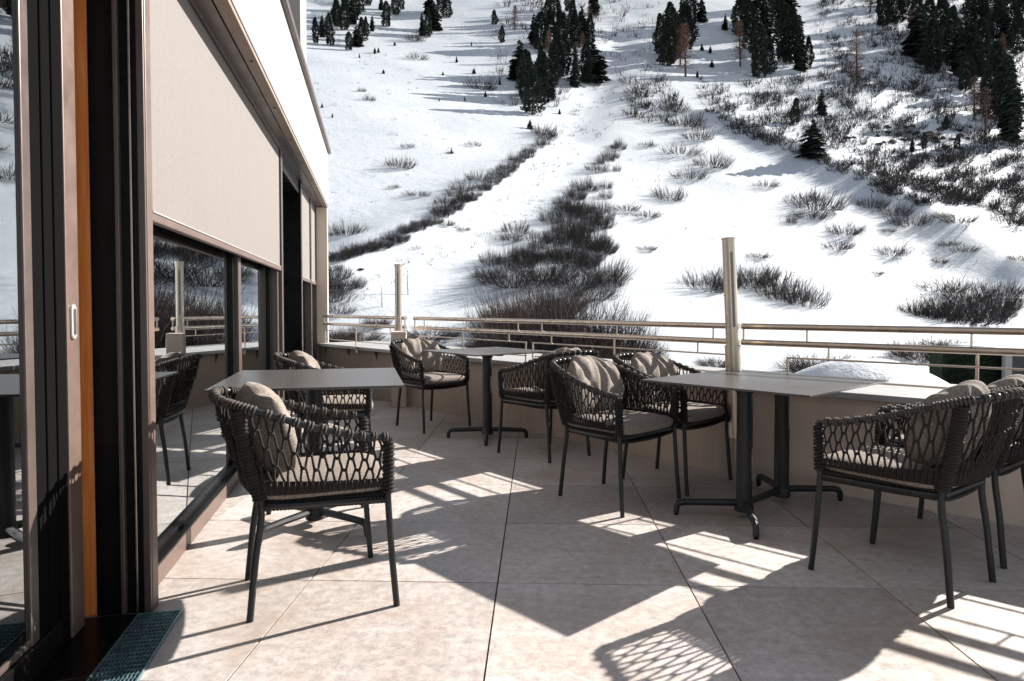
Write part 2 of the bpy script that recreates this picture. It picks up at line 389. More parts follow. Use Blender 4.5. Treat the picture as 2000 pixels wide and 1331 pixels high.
# window glazing
def window(s0, s1, z0=0.085, z1=ZS - 0.03, o0=-0.115):
    wi = hb('window', M['black'], (o0 - 0.02, o0 + 0.03, s0, s0 + 0.05, z0, z1), (o0 - 0.02, o0 + 0.03, s1 - 0.05, s1, z0, z1),
            (o0 - 0.02, o0 + 0.03, s0 + 0.051, s1 - 0.051, z1 - 0.06, z1), (o0 - 0.02, o0 + 0.03, s0 + 0.051, s1 - 0.051, z0, z0 + 0.04), bevel=0.003)
    hb('pane', M['glass'], (o0 + 0.002, o0 + 0.010, s0 + 0.045, s1 - 0.045, z0 + 0.035, z1 - 0.055), parent=wi, bevel=0)
    return wi
window(0.07, 2.02); window(2.12, 3.62)
window(5.50, 6.56); window(6.67, 7.38)
hb('mullion', M['bronze'], (-0.14, -0.06, 2.022, 2.118, 0.085, ZS - 0.03))
hb('mullion', M['bronze'], (-0.14, -0.03, 3.622, 3.71, 0.085, ZS - 0.03))
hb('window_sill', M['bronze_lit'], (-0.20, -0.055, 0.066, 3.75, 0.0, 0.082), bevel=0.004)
hb('window_sill', M['bronze'], (-0.20, -0.055, 5.43, SE - 0.15, 0.0, 0.082), bevel=0.004)
hb('sill_lip', M['black'], (-0.10, -0.052, 0.068, 3.75, 0.083, 0.095), bevel=0.002)
# recessed terrace door
hb('door_reveal', M['black'], (-0.33, -0.131, 3.76, 3.80, 0, ZS), (-0.33, -0.001, 5.36, 5.418, 0, ZS), (-0.33, -0.02, 3.802, 5.358, 2.42, ZS), bevel=0.003)
d = hb('terrace_door', M['black'], (-0.32, -0.27, 3.81, 3.92, 0.02, 2.41), (-0.32, -0.27, 5.24, 5.35, 0.02, 2.41), (-0.32, -0.27, 3.921, 5.239, 2.30, 2.41), (-0.32, -0.27, 3.921, 5.239, 0.02, 0.14))
hb('pane', M['glass'], (-0.30, -0.292, 3.915, 5.245, 0.13, 2.31), parent=d, bevel=0)
mb = MB(); mb.tube([(-0.262, 3.99, 0.9), (-0.22, 3.99, 0.9), (-0.22, 3.99, 1.3), (-0.262, 3.99, 1.3)], 0.011, 8); mb.obj('handle', M['handle'], d, smooth=True)
# sliding door leaf in the foreground
sl = hb('sliding_door', M['bronze_lit'], (-0.235, -0.195, -0.200, -0.10, 0.012, 3.3), bevel=0.004)
hb('door_stile', M['gasket'], (-0.239, -0.200, -0.265, -0.202, 0.012, 3.3), (-0.239, -0.204, -0.33, -0.267, 0.012, 3.3), (-0.239, -0.208, -0.40, -0.332, 0.012, 3.3), parent=sl, bevel=0.004)
hb('stile_trim', M['bronze'], (-0.238, -0.206, -0.455, -0.402, 0.012, 3.3), parent=sl, bevel=0.004)
hb('bottom_rail', M['black'], (-0.234, -0.196, -2.4, -0.268, 0.013, 0.11), parent=sl, bevel=0.004)
hb('glazing_bead', M['bronze'], (-0.234, -0.208, -2.4, -0.457, 0.111, 0.13), parent=sl, bevel=0.003)
hb('pane', M['door_glass'], (-0.222, -0.214, -2.4, -0.45, 0.12, 3.3), parent=sl, bevel=0)
mb = MB()
def stadium(cy, cz, hw, hh, x0, x1, mb):
    ring = []
    for k in range(20):
        a = 2 * math.pi * k / 20; ring.append((cy + hw * math.cos(a), cz + math.copysign(hh - hw, math.sin(a)) + hw * math.sin(a)))
    mb.add([(x0, a, b) for a, b in ring] + [(x1, a, b) for a, b in ring], [tuple(range(19, -1, -1)), tuple(range(20, 40))] + [(k, (k + 1) % 20, 20 + (k + 1) % 20, 20 + k) for k in range(20)])
stadium(-0.158, 1.09, 0.019, 0.06, -0.195, -0.187, mb); hd = mb.obj('door_pull', M['handle'], sl, bevel=0.002)
mb = MB(); stadium(-0.158, 1.09, 0.010, 0.045, -0.1868, -0.1855, mb); mb.obj('finger_recess', M['bronze'], hd)
hb('door_head', M['black'], (-0.33, -0.1, -3.5, -0.03, 3.301, 3.36), bevel=0)
# threshold plate
hb('door_threshold', M['black'], (-0.240, -0.046, -3.0, -0.028, 0.0, 0.010), bevel=0.002)
# interior
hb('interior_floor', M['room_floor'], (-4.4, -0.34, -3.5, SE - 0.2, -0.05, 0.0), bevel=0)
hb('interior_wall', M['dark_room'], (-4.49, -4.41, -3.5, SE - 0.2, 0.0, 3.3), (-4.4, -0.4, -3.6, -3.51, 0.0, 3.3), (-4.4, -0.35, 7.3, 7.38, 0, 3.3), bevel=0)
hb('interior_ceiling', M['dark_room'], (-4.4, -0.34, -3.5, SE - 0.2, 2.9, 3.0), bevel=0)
mb = MB()
def curt(s0, s1, o, z0, z1, mb):
    nn = int((s1 - s0) * 60); vs = []; fs = []
    for i in range(nn + 1):
        s = s0 + (s1 - s0) * i / nn; oo = o + 0.035 * math.sin(s * 55) + 0.012 * math.sin(s * 23)
        vs += [(oo, s, z0), (oo, s, z1)]
        if i: fs.append((2 * i - 2, 2 * i, 2 * i + 1, 2 * i - 1))
    mb.add(vs, fs)
curt(-1.55, -0.75, -0.55, 0.03, 3.0, mb); mb.obj('curtain', M['curtain'], hotel, smooth=True)
itb = thing('dining_table', 'indoor dining table with pale wooden top behind the near window pane', 'table', tuple(FO + FN * -1.0 + FT * 1.2), FRZ)
hb('table_top', M['oak'], (-0.35, 0.35, -0.6, 0.6, 0.74, 0.77), parent=itb)
for i in (-1, 1):
    for j in (-1, 1): hb('leg', M['black'], (i * 0.3 - 0.02, i * 0.3 + 0.02, j * 0.52 - 0.02, j * 0.52 + 0.02, 0.001, 0.739), parent=itb)

# ------------------------------------------------------------------ terrace floor: tiles
TA = -math.atan2(48, 1340)       # joints run along this direction
tx, ty = G(973, 1131)
# intersection of the joint through (973,1131) with the cross joint at y 1139
jx, jy = G(972, 1139)
TS = 0.784
floor = bpy.data.objects.new('terrace_floor', None); COL.objects.link(floor); floor.location = (jx, jy, 0); floor.rotation_euler = (0, 0, TA); floor['kind'] = 'structure'
floor['label'] = 'beige stone tiled terrace floor'
# parapet polyline (inner face, on the floor)
PP = [(FO + FN * -0.02 + FT * (SE - 0.2)), Vector((*G(797, 792), 0)), Vector((*G(1467, 936), 0)), Vector((*G(2000, 1029), 0))]
PP[0] = Vector((FO.x + FN.x * 0.02 + FT.x * (SE - 0.16), FO.y + FN.y * 0.02 + FT.y * (SE - 0.16), 0))
dlast = (PP[3] - PP[2]).normalized(); PP[3] = PP[2] + dlast * 4.6
mb0 = MB(); g = 0.0032; mb0.box(g, TS - g, g, TS - g, -0.03, 0.0)
tile_me = mb0.mesh('tile', M['tile'])
def inside(p):
    # keep tiles inside facade / parapet (with margin)
    q = p - FO
    o_ = q.dot(FN); s_ = q.dot(FT)
    if o_ < -1.0 or s_ > SE + 0.4: return False
    for a, b in zip(PP[:-1], PP[1:]):
        d = (b - a).normalized(); nrm = Vector((-d.y, d.x, 0))   # outward side
        if (p - a).dot(nrm) > 0.75 and 0 < 1: 
            return False
    return True
ca, sa = math.cos(TA), math.sin(TA)
for i in range(-7, 9):
    for j in range(-4, 11):
        cx, cy = (i + 0.5) * TS, (j + 0.5) * TS
        p = Vector((jx + ca * cx - sa * cy, jy + sa * cx + ca * cy, 0))
        if p.y < 0.2 or not inside(p): continue
        t_ = link('tile', tile_me, floor, bevel=0.0); t_.location = (i * TS, j * TS, rnd.uniform(-0.0009, 0.0007))
        t_.rotation_euler = (rnd.uniform(-1, 1) * 0.0006, rnd.uniform(-1, 1) * 0.0006, 0)
bw = MB()
# bed under the tiles following terrace outline
outl = [FO + FN * -0.3 + FT * -4, FO + FN * -0.3 + FT * (SE), PP[0], PP[1] , PP[2], PP[3], PP[3] + Vector((0.5, -5, 0))]
outl = [Vector((p.x, p.y, 0)) for p in outl]
k_ = len(outl)
bw.add([(p.x, p.y, -0.012) for p in outl] + [(p.x, p.y, -0.35) for p in outl], [tuple(range(k_))[::-1], tuple(range(k_, 2 * k_))] + [(i, (i + 1) % k_, k_ + (i + 1) % k_, k_ + i) for i in range(k_)])
bed = bw.obj('terrace_bed', M['joint'], None); bed['kind'] = 'structure'

# ------------------------------------------------------------------ drain grate
gr = thing('drain_grate', 'teal grey galvanised drain grate beside the dark door threshold', 'drain grate', tuple(FO), FRZ)
def gb(name, *boxes, m_='galv', **kw):
    mb = MB()
    for b in boxes: mb.box(*b)
    return mb.obj(name, M[m_], gr, **kw)
gb('frame', (-0.043, -0.038, -1.6, -0.03, -0.02, 0.012), (0.103, 0.108, -1.6, -0.03, -0.02, 0.012), (-0.038, 0.103, -0.035, -0.03, -0.02, 0.012))
gb('bearing_bars', *[(-0.036 + k * 0.0116, -0.0345 + k * 0.0116, -1.6, -0.036, -0.012, 0.011) for k in range(1, 12)], kind='stuff')
gb('cross_bars', *[(-0.038, 0.103, -1.6 + k * 0.028, -1.597 + k * 0.028, -0.006, 0.0105) for k in range(1, 56)], kind='stuff')
gb('channel', (-0.038, 0.103, -1.6, -0.036, 0.0006, 0.0012), m_='joint')

# ------------------------------------------------------------------ parapet
def frame_of(a, b):
    d = (b - a); L = d.length; d = d / L
    return d, Vector((-d.y, d.x, 0)), L       # along, outward
par = thing('parapet_wall', 'low beige plastered parapet wall with wide grey ledge along the terrace edge', 'wall', tuple(PP[1]))
ZC = 0.63; LW = 0.92
offs = {}
segs = [frame_of(PP[i], PP[i + 1]) for i in range(3)]
def outer(i, dist, z):
    """point of the polyline offset outwards by dist at vertex i"""
    if i == 0: nrm = segs[0][1]; q = PP[0] + nrm * dist
    elif i == 3: nrm = segs[2][1]; q = PP[3] + nrm * dist
    else:
        n1, n2 = segs[i - 1][1], segs[i][1]; b_ = (n1 + n2).normalized(); q = PP[i] + b_ * (dist / b_.dot(n1))
    return (q.x - PP[1].x, q.y - PP[1].y, z)
def prism(i, d0, d1, z0, z1, name, m_, bevel=0.004):
    mb = MB()
    vs = [outer(i, d0, z0), outer(i + 1, d0, z0), outer(i + 1, d1, z0), outer(i, d1, z0)]
    vs += [(x, y, z1) for x, y, z in vs]
    mb.add(vs, [(0, 1, 2, 3), (7, 6, 5, 4), (0, 4, 5, 1), (1, 5, 6, 2), (2, 6, 7, 3), (3, 7, 4, 0)])
    return mb.obj(name, M[m_], par, bevel=bevel)
for i in range(3):
    prism(i, 0, LW - 0.03, -4.9, ZC - 0.042, 'wall_panel', 'plaster')
for i in range(3):
    d, nrm, L = segs[i]
    # ledge slabs, one after another
    k = max(1, round(L / 1.5))
    for j in range(k):
        def lerp(p, q, t): return tuple(p[m_] + (q[m_] - p[m_]) * t for m_ in range(3))
        t0, t1 = j / k + 0.0015, (j + 1) / k - 0.0015
        mb = MB(); vs = []
        for z in (ZC - 0.04, ZC):
            a0, a1 = outer(i, -0.035, z), outer(i + 1, -0.035, z); b0, b1 = outer(i, LW, z), outer(i + 1, LW, z)
            vs += [lerp(a0, a1, t0), lerp(a0, a1, t1), lerp(b0, b1, t1), lerp(b0, b1, t0)]
        mb.add(vs, [(3, 2, 1, 0), (4, 5, 6, 7), (0, 1, 5, 4), (1, 2, 6, 5), (2, 3, 7, 6), (3, 0, 4, 7)])
        mb.obj('coping_slab', M['coping'], par, bevel=0.004)
# pilaster below far post
c1 = PP[1]
mb = MB(); mb.box(-0.085, 0.085, -0.07, 0.09, 0.0, 0.86); o = mb.obj('pilaster', M['plaster'], par, bevel=0.006); pd = G(779, 795)
o.location = (pd[0] - PP[1].x - 0.0, pd[1] - PP[1].y + 0.02, 0); o.rotation_euler = (0, 0, 0.12)

# ------------------------------------------------------------------ railing
rl = thing('terrace_railing', 'stainless steel railing with two round handrails and thin rods above the parapet', 'railing', tuple(PP[1]))
ZR1, ZR2, RO = 1.012, 0.905, 0.03
def P_at(i, s, z, off=RO):
    d, nrm, L = segs[i]; q = PP[i] + d * s + nrm * off
    return (q.x - PP[1].x, q.y - PP[1].y, z)
def rpart(name, pts, r, n=10, m_='steel'):
    mb = MB(); mb.tube(pts, r, n); return mb.obj(name, M[m_], rl, smooth=False, auto=True)
gap = [(0.12, -0.10), (0.10, -0.12), (-0.085, 0.0)]
for i in range(3):
    d, nrm, L = segs[i]
    g0, g1 = gap[i]
    for nm, z, r in (('top_rail', ZR1, 0.0205), ('lower_rail', ZR2, 0.0205)):
        rpart(nm, [P_at(i, g0, z), P_at(i, L + g1, z)], r, 16)
    # bays: frames of thin rods
    if i == 0: bays = [(0.16, L - 0.2)]
    elif i == 1: bays = [(0.2, L * 0.47), (L * 0.47 + 0.10, L - 0.2)]
    else: bays = [(0.22, 2.2), (2.3, 4.4)]
    for (s0, s1) in bays:
        for z in (0.815, 0.69): rpart('rod', [P_at(i, s0, z), P_at(i, s1, z)], 0.006, 8)
        for s in (s0, s1): rpart('upright', [P_at(i, s, 0.822), P_at(i, s, 0.635)], 0.008, 8)
        for s in (s0 + 0.25, s1 - 0.25): rpart('stub', [P_at(i, s, 0.815), P_at(i, s, ZR2 - 0.015)], 0.006, 8)
        for s in (s0 + (s1 - s0) * 0.06, s0 + (s1 - s0) * 0.5, s0 + (s1 - s0) * 0.94): rpart('stub', [P_at(i, s, ZR2 + 0.015), P_at(i, s, ZR1 - 0.015)], 0.006, 8)
        sm = s0 + (s1 - s0) * 0.52
        rpart('upright', [P_at(i, sm, ZR2 - 0.01, RO - 0.075), P_at(i, sm, 0.56, RO - 0.075)], 0.0085, 8)
        mb = MB(); x, y, z = P_at(i, sm, 0.57, RO - 0.065); mb.box(x - 0.02, x + 0.02, y - 0.014, y + 0.014, 0.548, 0.60); mb.obj('bracket', M['alu'], rl, bevel=0.002)
    for s in (g0 + 0.01, L + g1 - 0.01):
        mb = MB(); mb.tube([P_at(i, s, ZR2 - 0.01), P_at(i, s, ZR1 + 0.01)], 0.007, 8); mb.obj('end_stub', M['steel'], rl)

for i, ss in ((0, (0.25, 0.95, 1.7, 2.3)), (1, (0.6, 2.0, 3.4))):
    d, nrm, L = segs[i]
    for s_ in ss:
        q0 = P_at(i, s_ - 0.006, ZC - 0.045, 0.0); q1 = P_at(i, s_ + 0.006, ZC - 0.045, 0.0); t0 = nrm * -0.032; mb = MB()
        mb.add([q0, (q0[0] + t0.x, q0[1] + t0.y, q0[2]), (q0[0], q0[1], q0[2] - 0.11), q1, (q1[0] + t0.x, q1[1] + t0.y, q1[2]), (q1[0], q1[1], q1[2] - 0.11)], [(0, 1, 2), (5, 4, 3), (0, 3, 4, 1), (1, 4, 5, 2), (2, 5, 3, 0)])
        mb.obj('coping_bracket', M['bronze'], rl)

def post(px, pyb, label, tilt, top, sleeve_top, sleeve_bot, base):
    x, y = G(px, pyb)
    t = thing('metal_post', label, 'post', (x, y, 0)); t.rotation_euler = (0, tilt, 0)
    mb = MB(); mb.tube([(0, 0, sleeve_top - 0.01), (0, 0, top)], 0.041, 20); tb = mb.obj('tube', M['alu'], t, auto=True)
    mb = MB(); mb.tube([(0, 0, top), (0, 0, top + 0.012)], 0.045, 20); mb.obj('cap', M['alu'], t, auto=True)
    mb = MB(); mb.box(-0.006, 0.010, -0.044, -0.0395, sleeve_top + 0.12, top - 0.08); mb.obj('slot_strip', M['white'], t, bevel=0.001)
    mb = MB(); mb.tube([(0, 0, sleeve_bot), (0, 0, sleeve_top)], 0.049, 20); sl_ = mb.obj('sleeve', M['alu'], t, auto=True)
    mb = MB(); mb.tube([(0, 0, sleeve_top - 0.008), (0, 0, sleeve_top)], 0.051, 20); mb.obj('collar', M['alu'], t, auto=True)
    if base:
        mb = MB(); mb.box(0.03, 0.085, 0.0, 0.02, sleeve_bot + 0.05, sleeve_bot + 0.27); mb.obj('fixing_plate', M['alu'], t, bevel=0.002)
        for z in (0.10, 0.24):
            mb = MB(); mb.tube([(0.068, -0.006, sleeve_bot + z), (0.068, 0.0, sleeve_bot + z)], 0.008, 8); mb.obj('bolt', M['steel'], t)
        mb = MB(); mb.tube([(0.005, 0.01, 0.0), (0.005, 0.01, sleeve_bot)], 0.022, 12); mb.obj('pale_strip', M['plaster'], t, auto=True)  # pale upright tube between the floor and the sleeve
    return t
post(1441, 944, 'round metal post with slotted strip standing behind the table with two columns', R(-2.7), 1.575, 0.895, 0.30, True)
post(779, 790, 'round metal post at the far corner of the railing behind the far chair', 0.0, 1.63, 0.93, 0.861, False)

# ------------------------------------------------------------------ chairs
def U_paths():
    up = [(0.275, 0.235, 0.648), (0.285, 0.12, 0.665), (0.283, -0.02, 0.70), (0.268, -0.16, 0.745), (0.235, -0.285, 0.785), (0.16, -0.355, 0.803), (0.0, -0.378, 0.81)]
    lo = [(0.264, 0.225, 0.472), (0.264, 0.11, 0.472), (0.256, -0.01, 0.472), (0.238, -0.12, 0.472), (0.202, -0.222, 0.472), (0.12, -0.262, 0.472), (0.0, -0.272, 0.472)]
    mir = lambda P: P + [(-x, y, z) for x, y, z in P[-2::-1]]
    return mir(up), mir(lo)
UPc, LOc = U_paths()
UPs, LOs = catmull(UPc, 10), catmull(LOc, 10)
def arclen(P):
    L = [0]
    for a, b in zip(P[:-1], P[1:]): L.append(L[-1] + (b - a).length)
    return L
LU = arclen([(a + b) / 2 for a, b in zip(UPs, LOs)])
def path_at(P, f):
    t = f * LU[-1]; i = 0
    lo_, hi_ = 0, len(LU) - 1
    while hi_ - lo_ > 1:
        m_ = (lo_ + hi_) // 2
        if LU[m_] <= t: lo_ = m_
        else: hi_ = m_
    k = (t - LU[lo_]) / (LU[hi_] - LU[lo_]); return P[lo_].lerp(P[hi_], k)
def surf(f, v, push=0.0):
    a, b = path_at(LOs, f), path_at(UPs, f); p = a.lerp(b, v)
    c_ = Vector((0, 0.05, p.z)); out = (p - c_); out.z = 0; out.normalize()
    return p + out * (0.012 * math.sin(math.pi * v) + push)
def make_chair():
    t = thing('rope_armchair', 'x', 'chair')
    # frame legs
    for sx in (-1, 1):
        mb = MB(); mb.tube(catmull([(0.272 * sx, 0.262, 0.0), (0.266 * sx, 0.245, 0.2), (0.262 * sx, 0.232, 0.42), (0.268 * sx, 0.232, 0.55), (0.275 * sx, 0.235, 0.648)], 4), [0.0125] * 9 + [0.0135] * 8, 10)
        mb.obj('leg', M['anthracite'], t, auto=True)
        mb = MB(); mb.tube(catmull([(0.205 * sx, -0.262, 0.0), (0.198 * sx, -0.24, 0.22), (0.195 * sx, -0.218, 0.42), (0.215 * sx, -0.262, 0.60), (0.237 * sx, -0.29, 0.782)], 4), [0.013] * 17, 10)
        mb.obj('leg', M['anthracite'], t, auto=True)
    mb = MB(); mb.tube(UPs, 0.0125, 10); mb.obj('armrest_rail', M['anthracite'], t, auto=True)
    mb = MB()
    loop = [(0.258, 0.225, 0.415), (0.225, -0.12, 0.415), (0.19, -0.225, 0.415), (-0.19, -0.225, 0.415), (-0.225, -0.12, 0.415), (-0.258, 0.225, 0.415), (0.258, 0.225, 0.415)]
    for a, b in zip(loop[:-1], loop[1:]): mb.tube([a, b], 0.011, 8)
    mb.obj('seat_frame', M['anthracite'], t, auto=True)
    # woven seat base
    mb = MB(); k = 34
    for i in range(k):
        y = -0.215 + 0.44 * i / (k - 1); hw = 0.195 + 0.065 * (i / (k - 1)) ** 0.8
        sag = 0.016 * math.sin(math.pi * i / (k - 1)) 
        pts = [(-hw - 0.008, y, 0.417), (-hw * 0.92, y, 0.397), (-hw * 0.5, y, 0.388 - sag), (0, y, 0.385 - sag), (hw * 0.5, y, 0.388 - sag), (hw * 0.92, y, 0.397), (hw + 0.008, y, 0.417), (hw + 0.004, y, 0.434), (0, y, 0.424), (-hw - 0.004, y, 0.434)]
        mb.tube(pts, 0.0085, 5)
    mb.obj('woven_seat', M['rope'], t, smooth=True, kind='stuff')
    # net of rope: honeycomb of strands between knots
    mb = MB(); NC, NR = 31, 4
    v0, v1 = 0.13, 0.985
    def node(i, j):
        f = (i + (0.5 if j % 2 else 0.0)) / NC
        return min(max(f, 0.0), 1.0), v0 + (v1 - v0) * j / NR
    jr = random.Random(3); jit = {}
    def npos(i, j):
        f, v = node(i, j)
        if (i, j) not in jit: jit[(i, j)] = (jr.uniform(-.0012, .0012), jr.uniform(-.012, .012), jr.uniform(-0.002, 0.003))
        a, b, c_ = jit[(i, j)]
        return f + (a if 0.02 < f < 0.98 else 0), v + b, c_
    df = 0.0046
    for j in range(NR + 1):
        for i in range(NC + 1):
            f, v, pu = npos(i, j)
            if f > 1 or f < 0: continue
            # knot
            if 0 < j < NR:
                pts = [surf(min(max(f + q * df, 0), 1), v + w_, pu + e) for q, w_, e in ((-1.35, 0.012, 0), (-0.6, -0.006, 0.004), (0.0, -0.012, 0.006), (0.6, -0.006, 0.004), (1.35, 0.012, 0))]
                mb.tube(pts, [0.0045, 0.0062, 0.0072, 0.0062, 0.0045], 6)
            if j < NR:
                for di in ((0, 1) if j % 2 else (-1, 0)):
                    i2 = i + di
                    if not (0 <= i2 <= NC): continue
                    f2, v2, pu2 = npos(i2, j + 1)
                    if f2 > 1.001: continue
                    sg = 1 if f2 > f else -1
                    fa = min(max(f + sg * df, 0), 1); fb = min(max(f2 - sg * df, 0), 1)
                    pts = [surf(fa + (fb - fa) * q, v + (v2 - v) * q, pu + (pu2 - pu) * q + 0.002 * math.sin(q * 6.28)) for q in (0, 0.33, 0.67, 1)]
                    mb.tube(pts, 0.0047, 5, cap=False)
    mb.obj('rope_net', M['rope'], t, smooth=True, kind='stuff')
    # lower dense wraps
    mb = MB(); k = 130
    for i in range(k + 1):
        f = i / k; e = 0.004 * ((i % 2) - 0.5)
        pts = [surf(f, -0.05, 0.004), surf(f, 0.02, 0.009 + e), surf(f, 0.09, 0.007 + e), surf(f, 0.135, 0.0)]
        mb.tube(pts, 0.0054, 5)
    mb.obj('lower_binding', M['rope'], t, smooth=True, kind='stuff')
    # wraps round the rail: pairs on the arms, dense round the back corners
    mb = MB()
    k = 0; f = 0.012
    while f < 0.99:
        dense = (0.30 < f < 0.37) or (0.63 < f < 0.70)
        p = path_at(UPs, f); q = path_at(UPs, min(f + 0.004, 1)); ax = (q - p)
        for e in ((0.0,) if dense else (-0.0035, 0.0035)):
            pp = path_at(UPs, min(max(f + e, 0), 1)); mb.ring(pp, ax + Vector((0, 0, rnd.uniform(-.0006, .0006))), 0.0155, 0.0052, 9, 5)
        f += 0.008 if dense else 1.0 / 34
    mb.obj('rail_binding', M['rope_lit'], t, smooth=True, kind='stuff')
    mb = MB()
    for sx in (-1, 1):
        for i in range(26):
            v = i / 25.0; z = 0.445 + 0.325 * v
            x = 0.197 + 0.040 * v; y = -0.222 - 0.075 * v - 0.006 * math.sin(math.pi * v)
            jx_ = rnd.uniform(-.002, .002)
            mb.ring((x * sx + jx_, y + rnd.uniform(-.002, .002), z), (0.1 * sx, -0.22, 1), 0.0215, 0.0078, 10, 5)
        for i in range(13):
            v = i / 12.0; z = 0.445 + 0.185 * v
            mb.ring(((0.264 + 0.01 * v) * sx, 0.233, z), (0.02, 0.02 + rnd.uniform(-.1, .1), 1), 0.0185, 0.0065, 9, 5)
    mb.obj('post_binding', M['rope'], t, smooth=True, kind='stuff')
    # seat cushion
    def sgn(a, p): return math.copysign(abs(a) ** p, a)
    mb = MB(); nu, nv = 44, 12; vs = []; fs = []
    for j in range(nv + 1):
        ph = -math.pi / 2 + math.pi * j / nv
        for i in range(nu):
            th = 2 * math.pi * i / nu
            cx_, cy_ = sgn(math.cos(th), 0.34), sgn(math.sin(th), 0.34)
            rr = sgn(math.cos(ph), 0.28)
            y = cy_ * 0.258 * rr; tap = 0.244 + 0.020 * (y / 0.25)
            x = cx_ * tap * rr
            z = sgn(math.sin(ph), 0.62) * 0.036
            if ph > 0: z += 0.010 * (1 - (x / 0.25) ** 2) * (1 - (y / 0.27) ** 2)
            if ph < 0: z -= 0.012 * (1 - (x / 0.25) ** 2) * (1 - (y / 0.27) ** 2)
            vs.append((x, y + 0.012, z + 0.464))
        if j:
            for i in range(nu):
                i2 = (i + 1) % nu; fs.append(((j - 1) * nu + i, (j - 1) * nu + i2, j * nu + i2, j * nu + i))
    mb.add(vs, fs); sc_ = mb.obj('seat_cushion', M['tweed'], t, smooth=True)
    # back cushion: puffy with pinched folds
    mb = MB(); nu, nv = 52, 30; vs = []; fs = []
    for side in (0, 1):
        base = len(vs)
        for j in range(nv + 1):
            v = math.sin(math.pi * (j / nv - 0.5))
            for i in range(nu + 1):
                u = math.sin(math.pi * (i / nu - 0.5))
                e = max(0.0, 1 - abs(u) ** 2.6) ** 0.5 * max(0.0, 1 - abs(v) ** 2.0) ** 0.5
                cr = 0
                for (uc, sl_, wd, am) in ((-0.55, 0.22, 0.10, 0.30), (-0.10, -0.16, 0.085, 0.38), (0.42, 0.26, 0.10, 0.34)):
                    q = (u - uc - sl_ * v) / wd; cr += am * math.exp(-q * q) * (0.45 + 0.55 * max(0.0, v + 0.3))
                th = 0.105 * e * (1 - min(cr, 0.75)) + 0.004 * math.sin(u * 17 + v * 5) * e
                x = u * 0.245 * math.sqrt(1 - 0.42 * v * v); h = 0.172 * v * math.sqrt(1 - 0.42 * u * u)
                d = th if side == 0 else -th * 0.75
                # lean and curve round the back
                y0 = -0.205 + 0.10 * (abs(u) ** 2.2) * 0.75
                y = y0 + d - (h + 0.05) * 0.30; z = 0.655 + h + d * 0.28 - 0.008 * math.cos(u * 9) * (1 if v > 0.6 else 0)
                vs.append((x, y, z))
        for j in range(nv):
            for i in range(nu):
                q = [base + j * (nu + 1) + i, base + j * (nu + 1) + i + 1, base + (j + 1) * (nu + 1) + i + 1, base + (j + 1) * (nu + 1) + i]
                fs.append(tuple(q[::-1]) if side == 0 else tuple(q))
    mb.add(vs, fs); mb.obj('back_cushion', M['tweed'], t, smooth=True)
    return t
chair0 = make_chair()
GA = 'black rope armchairs with taupe cushions'
CH_ = [  # x, y, facing angle (deg), label
    (-0.785, 2.745, 22, 'nearest rope armchair, seen from its side in front of the left table'),
    (-1.25, 4.78, 14, 'rope armchair half hidden behind the left table next to the windows'),
    (-0.78, 6.54, -46, 'farthest rope armchair, alone against the far railing post with its cushion facing us'),
    (0.27, 5.32, 129, 'rope armchair turned away at the far single column table, facing the windows'),
    (0.62, 4.07, -47, 'rope armchair with fully visible seat left of the two column table'),
    (1.065, 4.49, -45, 'rope armchair between the two column table and the parapet, striped by railing shadows'),
    (1.675, 2.905, 126.5, 'large near rope armchair on the right with its back to us'),
    (2.15, 3.30, 128, 'rope armchair cut by the right edge, behind the large near one on the right'),
]
for i, (x, y, a, lab) in enumerate(CH_):
    o = chair0 if i == 0 else copy_tree(chair0)
    o.location = (x, y, 0); o.rotation_euler = (0, 0, R(a - 90)); o['label'] = lab; o['group'] = GA
# slight life in the loose back cushions
k = 0
for o in COL.objects:
    if o.name.startswith('back_cushion'):
        r_ = random.Random(k + 11); k += 1
        o.location = (r_.uniform(-.02, .02), r_.uniform(0, .01), r_.uniform(-.008, .015)); o.rotation_euler = (0, r_.uniform(-.06, .06), r_.uniform(-.06, .06))

